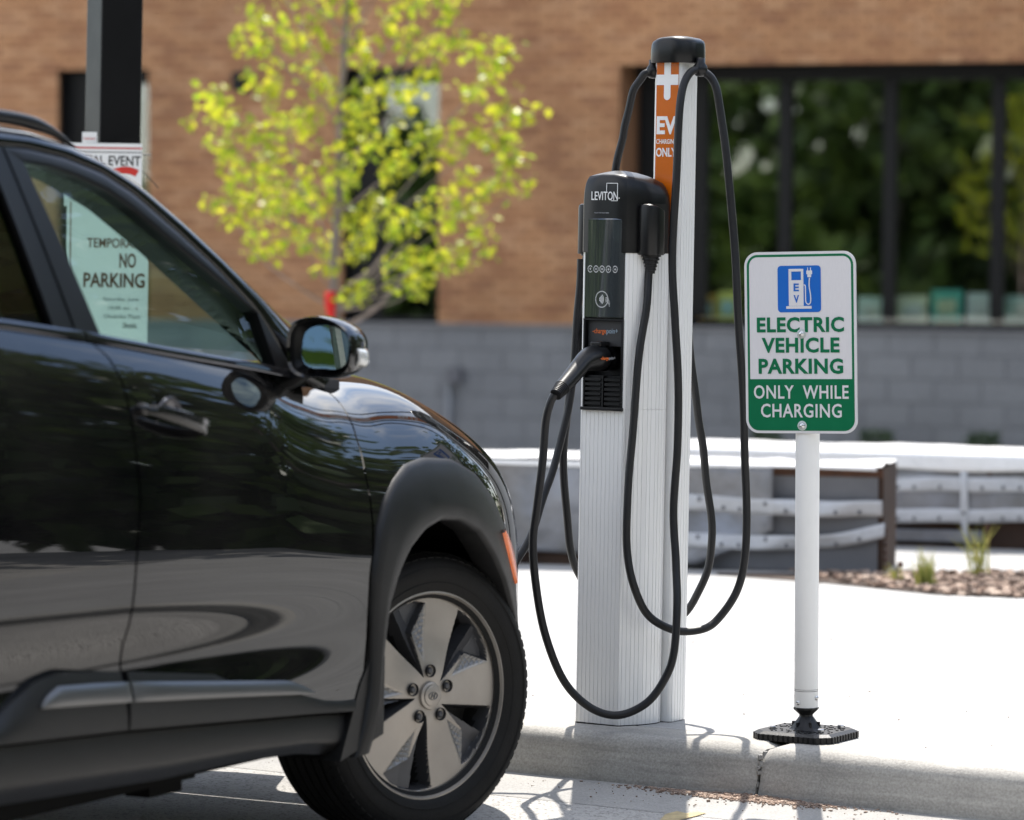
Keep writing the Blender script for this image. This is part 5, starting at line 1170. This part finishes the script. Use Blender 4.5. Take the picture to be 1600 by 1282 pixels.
# painted pillar and roof edge
ROF = [(-2.5, 1.50), (-2.0, 1.585), (-1.60, 1.603), (-1.474, 1.597), (-1.346, 1.590), (-1.228, 1.571), (-1.140, 1.546), (-1.061, 1.518), (-.998, 1.493), (-.861, 1.413), (-.756, 1.345), (-.679, 1.295), (-.552, 1.214), (-.40, 1.118)]
FR2 = [(-2.5, 1.43), (-2.0, 1.539), (-1.75, 1.560), (-1.494, 1.557), (-1.412, 1.555), (-1.285, 1.541), (-1.162, 1.514), (-1.069, 1.476), (-.938, 1.398), (-.824, 1.323), (-.703, 1.231), (-.597, 1.090), (-.50, 1.06)]
def pil_w(x, z):
    return Gf(x, z)
Gp = coons(FR2, ROF, [FR2[0], ROF[0]], [FR2[-1], ROF[-1]], 90, 10); nv, nu = Gp.shape[:2]; rings = []
for i in range(nu):
    ring = []
    for j in range(nv):
        t = j / (nv - 1); x, z = Gp[j, i]; ring.append(P3(x, float(Gf(x, z)) + .006 * math.sin(math.pi * t) - .03 * t ** 3, z))
    x, z = Gp[-1, i]; w = float(Gf(x, z)); ring += [P3(x, w - .05, z + .006), P3(x - .005, w - .085, z - .002), P3(x - .03, w - .115, z - .03), P3(x - .05, w - .11, z - .055), P3(*(lambda q: (q[0], float(Gf(*q)) - .06, q[1]))(Gp[0, i]))]
    rings.append(ring)
mb = MB(); mb.rings(rings, 0, True, True); pl_ = mb.build('roof_pillar', M_PAINT, car); both.append(pl_)
# windscreen and roof
ws = []
for x, z in [q for q in resample([p for p in ROF if p[0] > -1.13] , 24)]:
    w = float(Gf(x, z)) - .07; y0 = .9 + w; ws.append([(x + .12 * (1 - (k / 8 - 1) ** 2) ** 1 * 1.0, y0 * (k / 8 - 1), z + .02 * (1 - (k / 8 - 1) ** 2)) for k in range(17)])
mb = MB(); mb.rings(ws, 0, True, False); mb.build('windscreen', M_CARGL, car)
rf = []
for x, z in [q for q in resample([p for p in ROF if p[0] < -1.0], 24)]:
    w = float(Gf(x, z)) - .045; y0 = .9 + w; rf.append([(x, y0 * (k / 10 - 1), z + .045 * (1 - abs(k / 10 - 1) ** 2.4) - .006) for k in range(21)])
mb = MB(); mb.rings(rf, 0, True, False); o = mb.build('roof', M_PAINT, car); 
s = o.modifiers.new('thickness', 'SOLIDIFY'); s.thickness = .03; s.offset = -1
tail = [[(-3.35 - .04 * math.cos(k / 10 * math.pi - math.pi / 2), .80 * (k / 5 - 1), z) for k in range(11)] for z in (.45, .8, 1.0, 1.25)] + [[(-2.98, .62 * (k / 5 - 1), 1.52) for k in range(11)]]
mb = MB(); mb.rings(tail, 0, True, False); mb.build('tailgate', M_PAINT, car)
# roof rail
rr = [(-2.4, 1.53), (-2.2, 1.575), (-1.75, 1.630), (-1.458, 1.626), (-1.326, 1.612), (-1.245, 1.588), (-1.20, 1.566)]
rc = resample(catmull(rr, 8), 50); mb = MB(); rings = []
for i, (x, z) in enumerate(rc):
    w = float(np.interp(x, [-2.4, -1.2], [-.265, -.245])); h_ = .014 * min(1, (49 - i) / 7 + .15); rings.append([P3(x, w + h_ * .9 * math.cos(a), z - .012 + h_ * math.sin(a)) for a in np.linspace(0, 2 * math.pi, 11)[:-1]])
mb.rings(rings, 0, True, True, True, True); both.append(mb.build('roof_rail', M_TRIM, car))
mb = MB(); q = [(x, z - .02) for x, z in rc if x > -1.5]; mb.rings([[P3(x, w, z), P3(x, w, z - .03)] for x, z in q for w in (-.245,)], 0, True, False); 
# cabin
mb = MB(); mb.prism([(-.95, .52), (-.60, .60), (-.30, .70), (-.30, 1.05), (-.62, 1.07), (-.80, 1.045), (-.92, .98)], -.72, .72)
me = mb.mesh('dashboard'); xform(me, Matrix(((1, 0, 0, 0), (0, 0, 1, 0), (0, 1, 0, 0), (0, 0, 0, 1)))); bevel_mesh(me, .02, 2); link('dashboard', me, M_CABIN, car)
stw = empty('steering_wheel', (-1.02, .36, 1.0), rot=(0, R(-62), 0)); stw.parent = car
mb = MB(); mb.tube([(.175 * math.cos(a), .175 * math.sin(a), 0) for a in np.linspace(0, 2 * math.pi, 33)], .014, 8); mb.build('rim', M_CABIN, stw)
mb = MB(); mb.lathe([(.001, .02), (.06, .02), (.07, -.02), (.001, -.03)], 16); mb.box((0, 0, -.005), (.03, .33, .012)); mb.build('hub', M_CABIN, stw)
for y in (-.36, .36):
    st_ = empty('front_seat', (-1.72, y, 0)); st_.parent = car
    for nm, c, d, ry in (('cushion', (.12, 0, .62), (.5, .5, .16), -6), ('backrest', (-.22, 0, .93), (.13, .48, .6), -14), ('headrest', (-.33, 0, 1.33), (.09, .26, .18), -14)):
        me = MB().box((0, 0, 0), d).mesh(nm); bevel_mesh(me, .035, 3); xform(me, Matrix.Translation(c) @ Matrix.Rotation(R(ry), 4, 'Y')); link(nm, me, M_SEAT, st_)
mb = MB(); mb.box((-1.8, 0, .45), (2.6, 1.5, .06)); mb.build('cabin_floor', M_CABIN, car)
both.append(skin('door_card', coons([(-2.9, .5), (-.5, .5)], [(-2.9, 1.24), (-.55, 1.07)], [(-2.9, .5), (-2.9, 1.24)], [(-.5, .5), (-.55, 1.07)], 20, 10), lambda x, z: -.16, M_CABIN, car, rim=0))
mb = MB(); mb.tube([(-.47, .30, 1.24), (-.52, .28, 1.38)], .008, 6); mb.box((-.93, 0, 1.44), (.03, .24, .07)); mb.build('rear_view_mirror', M_CABIN, car)

# door handle: cup, grip, chrome cap
def handle(xc, zc_, parent):
    w0 = float(Wf(xc, zc_)); h_ = empty('door_handle', P3(xc, w0, zc_), rot=(0, R(-15 * -1) * 0 + R(11), 0)); h_.parent = parent
    # local: x forward, -y outward
    mb = MB(); rg = []
    for r_, dep in ((1.0, -.0015), (.96, -.0035), (.86, .000), (.6, .012), (.25, .016), (.02, .017)):
        rg.append([(-.012 + .046 * r_ * math.cos(a), dep, -.004 + .045 * r_ * math.sin(a)) for a in np.linspace(0, 2 * math.pi, 29)[:-1]])
    mb.rings(rg, 0, True, True); mb.build('cup', M_CHROME, h_)
    mb = MB(); mb.rings([[(-.012 + .047 * r_ * math.cos(a), y, -.004 + .046 * r_ * math.sin(a)) for a in np.linspace(0, 2 * math.pi, 29)[:-1]] for r_, y in ((1.0, .001), (1.04, -.003), (1.0, -.004), (.97, -.002))], 0, True, True); mb.build('cup_rim', M_CHROME, h_)
    P = [(-.108, -.012, .002), (-.09, -.028, .002), (-.05, -.037, .001), (0, -.040, -.001), (.05, -.037, -.004), (.088, -.024, -.007), (.102, -.008, -.009)]
    pc = catmull(P, 6); mb = MB(); rg = []
    for i, (x, y, z) in enumerate(pc):
        s = .55 + .45 * math.sin(math.pi * i / (len(pc) - 1)); rg.append([(x, y + .0075 * s * math.cos(a), z + .0155 * s * math.sin(a)) for a in np.linspace(0, 2 * math.pi, 15)[:-1]])
    mb.rings(rg, 0, True, True, True, True); mb.build('grip', M_PAINT, h_)
    mb = MB(); mb.rings([[(x, y - .0082, z + .013 * s) for s in (-1, -.5, .5, 1)] for x, y, z in pc[4:-4]], 0, True, False); o = mb.build('chrome_inlay', M_CHROME, h_)
    o.location.z = .006; o.scale = (1, 1, .45)
    mb = MB(); mb.lathe([(.0001, -.0165), (.006, -.016), (.011, -.013), (.0125, -.008), (.0125, .004)], 14, c=(-.113, 0, .002), axis='y'); mb.build('lock_cap', M_PAINT, h_)
    return h_
handle(-1.185, 1.020, fdoor); handle(-2.02, 1.09, rdoor)

# exterior mirror
mir = empty('exterior_mirror', P3(-.64, -.012, 1.153)); mir.parent = car
def mir_ring(x, sw, sh, cy=0, cz=0, n=36):
    out = []
    for k in range(n):
        a = 2 * math.pi * k / n; c, s_ = math.cos(a), math.sin(a); e = 2 / 3.2
        yy = sw * abs(c) ** e * (1 if c > 0 else -1); zz = sh * abs(s_) ** e * (1 if s_ > 0 else -1)
        zz += -0.012 * (yy / .078) if yy > 0 else 0.004 * (yy / .078)      # drops towards the outer end
        if yy > 0: zz *= 1 - .22 * (yy / .082) ** 2
        out.append((x, -(yy + cy), zz + cz))
    return out
SW, SH = .080, .066
mb = MB(); mb.rings([mir_ring(-.004, SW * .93, SH * .90), mir_ring(-.010, SW * .985, SH * .98), mir_ring(0.0, SW, SH), mir_ring(.02, SW * 1.0, SH * 1.0), mir_ring(.055, SW * .97, SH * .96, -.002), mir_ring(.09, SW * .87, SH * .84, -.006), mir_ring(.115, SW * .66, SH * .60, -.010), mir_ring(.128, SW * .3, SH * .25, -.012), mir_ring(.130, .001, .001, -.012)], 0, True)
mb.build('housing', M_PAINT, mir, auto=1.0)
mb = MB(); mb.rings([mir_ring(-.004, SW * .93, SH * .90), mir_ring(.012, SW * .86, SH * .80), mir_ring(.014, .001, .001)], 0, True); mb.build('inner_bezel', M_TRIM, mir)
gm = empty('mirror_unit', (.004, -.012, 0.0), rot=(0, R(7.5), R(9))); gm.parent = mir
mb = MB(); r_ = [(x, y, z) for x, y, z in mir_ring(-.006, SW * .66, SH * .70)]; mb.add(r_, [list(range(len(r_)))]); mb.rings([r_, mir_ring(.0, SW * .68, SH * .72)], 0, True); mb.build('mirror_glass', M_MIR, gm, auto=.6)
rg = []
for a0 in np.linspace(-1, 1, 9):
    rg.append([(.018 + .05 * t, -(SW * (1.0 - .06 * t * t) - .003 + .010 * (1 - abs(a0) ** 3) * (1 - t * .3) - .06 * .0), a0 * .020 - .020 - .004 * t) for t in np.linspace(0, 1, 7)])
mb = MB(); mb.rings(rg, 0, True, False); o = mb.build('indicator_lens', M_LENS, mir); s = o.modifiers.new('thickness', 'SOLIDIFY'); s.thickness = .006
mb = MB(); mb.rings([[(x, -y_, z - 1.153) for x, y_, z in ring] for ring in ([(-.02, -.115, 1.055), (.03, -.115, 1.05), (.03, -.115, 1.075), (-.015, -.115, 1.08)], [(-.005, -.07, 1.07), (.03, -.07, 1.068), (.03, -.07, 1.095), (.0, -.07, 1.1)], [(.0, -.03, 1.095), (.03, -.03, 1.095), (.03, -.03, 1.12), (.0, -.03, 1.12)])], 0, True, True, True, True); mb.build('mirror_foot', M_TRIM, mir)

# ---- wheels
def wheel_parts(w):
    RR, TR = .236, .331
    # tyre: lathe round the local Y axis, outer face at -Y
    prof = [(RR - .012, -.085), (RR + .002, -.098), (RR + .012, -.104), (.262, -.110), (.285, -.1125), (.303, -.110), (.315, -.103), (.323, -.094), (.3275, -.082)]
    for gx in (-.075, -.045, -.015, .015, .045, .075): prof += [(TR - .0006, gx - .011), (TR, gx - .010), (TR, gx + .0085), (TR - .008, gx + .0095), (TR - .008, gx + .0185)]
    prof = [p for p in prof if p[1] < .09] + [(.3275, .09), (.32, .10), (.285, .1125), (RR, .10), (RR - .02, .09)]
    mb = MB(); mb.lathe(prof, 96, axis='y'); ty = mb.build('tyre', M_TYRE, w, auto=.6)
    mb = MB()
    for k in range(80):                                    # shoulder blocks
        a = 2 * math.pi * k / 80; c, s_ = math.cos(a), math.sin(a)
        for sg in (-1, 1):
            q = [(r, y, t) for y, r in ((sg * .0825, .3292), (sg * .1005, .3198)) for t in (-.0085, .0085)]; lo = [(r - .006, y, t) for r, y, t in q]
            V = [(r * c - t * s_, y, r * s_ + t * c) for r, y, t in q + lo]; mb.add(V, [(0, 1, 3, 2), (0, 2, 6, 4), (1, 5, 7, 3), (2, 3, 7, 6), (0, 4, 5, 1)])
    o = mb.build('tread_blocks', M_TYRE, ty); o['kind'] = 'stuff'
    mb = MB()
    for rr0 in (.262, .296): mb.lathe([(rr0 - .0022, -.1085), (rr0, -.1135 if rr0 > .27 else -.1122), (rr0 + .0022, -.1085)], 96, axis='y')
    o = mb.build('sidewall_ribs', M_TYRE, ty); o['kind'] = 'stuff'
    # rim face as a fine relief disc
    def pol(r, a): return (r * math.cos(R(a)), r * math.sin(R(a)))
    L1 = [pol(.20, 41), pol(.925, 60)]; K = [pol(.20, 41), pol(.925, 60), pol(.935, 52), pol(.94, 45), pol(.94, 35), pol(.93, 25), pol(.90, 17.5), pol(.65, 35)]
    FIN = [pol(.24, 38.5), pol(.93, 43.5)]
    Wd = [pol(.65, 35), pol(.90, 17.5), pol(.36, 28)]
    def sd(P, x, y):
        """signed distance to polygon, positive inside"""
        d = 9; n = len(P)
        for i in range(n):
            ax_, ay = P[i]; bx, by = P[(i + 1) % n]; vx, vy = bx - ax_, by - ay; t = max(0, min(1, ((x - ax_) * vx + (y - ay) * vy) / (vx * vx + vy * vy))); d = min(d, math.hypot(x - ax_ - t * vx, y - ay - t * vy))
        return d if inside(P, x, y) else -d
    NA, NR_ = 600, 124; V = []; mi_v = {}
    rs = [1.02 * i / NR_ for i in range(NR_ + 1)]
    def field(r, a):
        a72 = (a - 0) % 72; x, y = r * math.cos(R(a72)), r * math.sin(R(a72))
        best = (-.0, 0); d = 0.012 * (1 - r) ** 0 * 0 + .010 * math.exp(-((r - .22) / .25) ** 2) - 0.010 * r  # gentle dish; positive is outward
        for da in (0, 72, -72):
            x, y = r * math.cos(R(a72 - da)), r * math.sin(R(a72 - da)); s = sd(K, x, y)
            if s > -0.004:
                # position across the pocket: side of the fin line
                fx, fy = FIN[0]; gx, gy = FIN[1]; cr_ = ((gx - fx) * (y - fy) - (gy - fy) * (x - fx)) / math.hypot(gx - fx, gy - fy)
                if s < .014: return d - .020 * max(0, s + .004) / .018, 1
                if cr_ > 0.0:                            # hollow beside the leading edge
                    return d - .022 - .050 * min(1, min(s - .014, max(0, cr_)) / .035), (2 if s > .022 and cr_ > .012 else 1)
                return d - .020 + .012 * max(0, 1 + cr_ / .12), 1
            sw = sd(Wd, x, y)
            if sw > -.01:
                k = min(1, max(0, sw + .01) / .05); dim = 0.0022 * (math.sin(x * 92) * math.sin(y * 92)); return d - .006 * k + dim * k, (3 if sw > .006 else 0)
        return d, 0
    MI = []; H = [[0] * NA for _ in rs]; MM = [[0] * NA for _ in rs]
    for i, r in enumerate(rs):
        for k in range(120):
            hh, m_ = field(r, 72 * k / 120)
            for q in range(5): H[i][k + 120 * q] = hh; MM[i][k + 120 * q] = m_
    mb = MB()
    V = [(rs[i] * RR * math.cos(2 * math.pi * k / NA), -(.090 + H[i][k]), rs[i] * RR * math.sin(2 * math.pi * k / NA)) for i in range(NR_ + 1) for k in range(NA)]
    o_ = len(mb.v); mb.v += V
    for i in range(4, NR_):
        for k in range(NA):
            k2 = (k + 1) % NA; mb.f.append([i * NA + k, i * NA + k2, (i + 1) * NA + k2, (i + 1) * NA + k])
            ms_ = [MM[i][k], MM[i][k2], MM[i + 1][k], MM[i + 1][k2]]; mb.mi.append(max(set(ms_), key=ms_.count)); mb.sm.append(True)
    o = mb.build('rim', [M_RIM, M_RIMD, M_HOLE, M_RIMT], w, recalc=False, auto=None)
    b = bmesh.new(); b.from_mesh(o.data); bmesh.ops.delete(b, geom=[v for v in b.verts if not v.link_faces], context='VERTS')
    if sum(f.normal.y for f in b.faces) > 0: bmesh.ops.reverse_faces(b, faces=b.faces)
    for e in b.edges:
        if len(e.link_faces) == 2 and e.calc_face_angle(0) > .55: e.smooth = False
    b.to_mesh(o.data); b.free()
    mb = MB(); mb.lathe([(RR * 1.015, -.070), (RR * 1.035, -.088), (RR * 1.03, -.099), (RR * 1.005, -.1005), (RR * .985, -.092), (RR * .975, -.078)], 96, axis='y'); mb.build('rim_lip', M_RIM, w, auto=.7)
    mb = MB(); mb.lathe([(.0001, -.1105), (.020, -.1105), (.0235, -.109), (.0245, -.1065), (.027, -.1063), (.031, -.104), (.033, -.098), (.033, -.08)], 40, axis='y'); cap = mb.build('centre_cap', M_RIM, w, auto=.6)
    # slanted letter-like emblem inside an oval ring
    mb = MB(); ov = [[(.0145 * s * math.cos(a), y, .0095 * s * math.sin(a)) for a in np.linspace(0, 2 * math.pi, 33)[:-1]] for s, y in ((1, -.1106), (.97, -.1122), (.88, -.1122), (.85, -.1106))]; mb.rings(ov, 0, True, True)
    for p in ([(-.0075, -.0066), (-.0045, -.001), (-.0022, .0068)], [(.0022, -.0068), (.0045, .001), (.0075, .0066)], [(-.0045, -.0012), (0, .0002), (.0045, .0012)]):
        mb.tube([(x, -.1115, z) for x, z in catmull(p, 4)], .0012, 6)
    mb.build('emblem', M_STRIP, cap)
    for k in range(5):
        a = R(90 + 72 * k); c = (.057 * math.cos(a), .057 * math.sin(a)); lg = empty('lug_nut', (c[0], 0, c[1])); lg.parent = w
        mb = MB(); mb.lathe([(.0145, -.1045), (.0150, -.1015), (.0135, -.100), (.0130, -.085), (.0001, -.085)], 22, axis='y'); mb.build('lug_pocket', M_HOLE, lg, auto=.8)
        mb = MB(); mb.lathe([(.0001, -.1035), (.0055, -.1030), (.0085, -.099), (.0092, -.095), (.0092, -.086)], 12, axis='y'); mb.build('nut', M_RIMD, lg, auto=.8)
whl = empty('front_wheel', (0.0, -(0.9 - .100) + .0, .334), rot=(0, R(0), R(-17))); whl.parent = car
whl.location = (0.029, -0.704, .334)
wheel_parts(whl)
for nm, loc, rz in (('front_wheel', (0.0, .9 - .16, .334), math.pi - R(17)), ('rear_wheel', (-2.6, -.9 + .13, .334), 0), ('rear_wheel', (-2.6, .9 - .13, .334), math.pi)):
    c = copy_tree(whl, car); c.name = nm; c.location = loc; c.rotation_euler = (0, .4, rz)
mb = MB(); mb.lathe([(.001, -.03), (.15, -.03), (.15, -.015), (.001, -.015)], 40, axis='y'); mb.build('brake_disc', M_HOLE, whl)
for o in both: mirror(o)
# charge plug at the nose where the second cable ends
mb = MB(); mb.tube([(.80, -.42, .80), (.86, -.42, .79), (.93, -.43, .75)], [.03, .026, .02], 14); q = mb.build('charge_plug', M_SATIN, CS)
q.data.transform(MCI @ (Matrix.Translation(tuple(CP0 - NX * 0.9)) @ Matrix.Rotation(TH, 4, 'Z')))
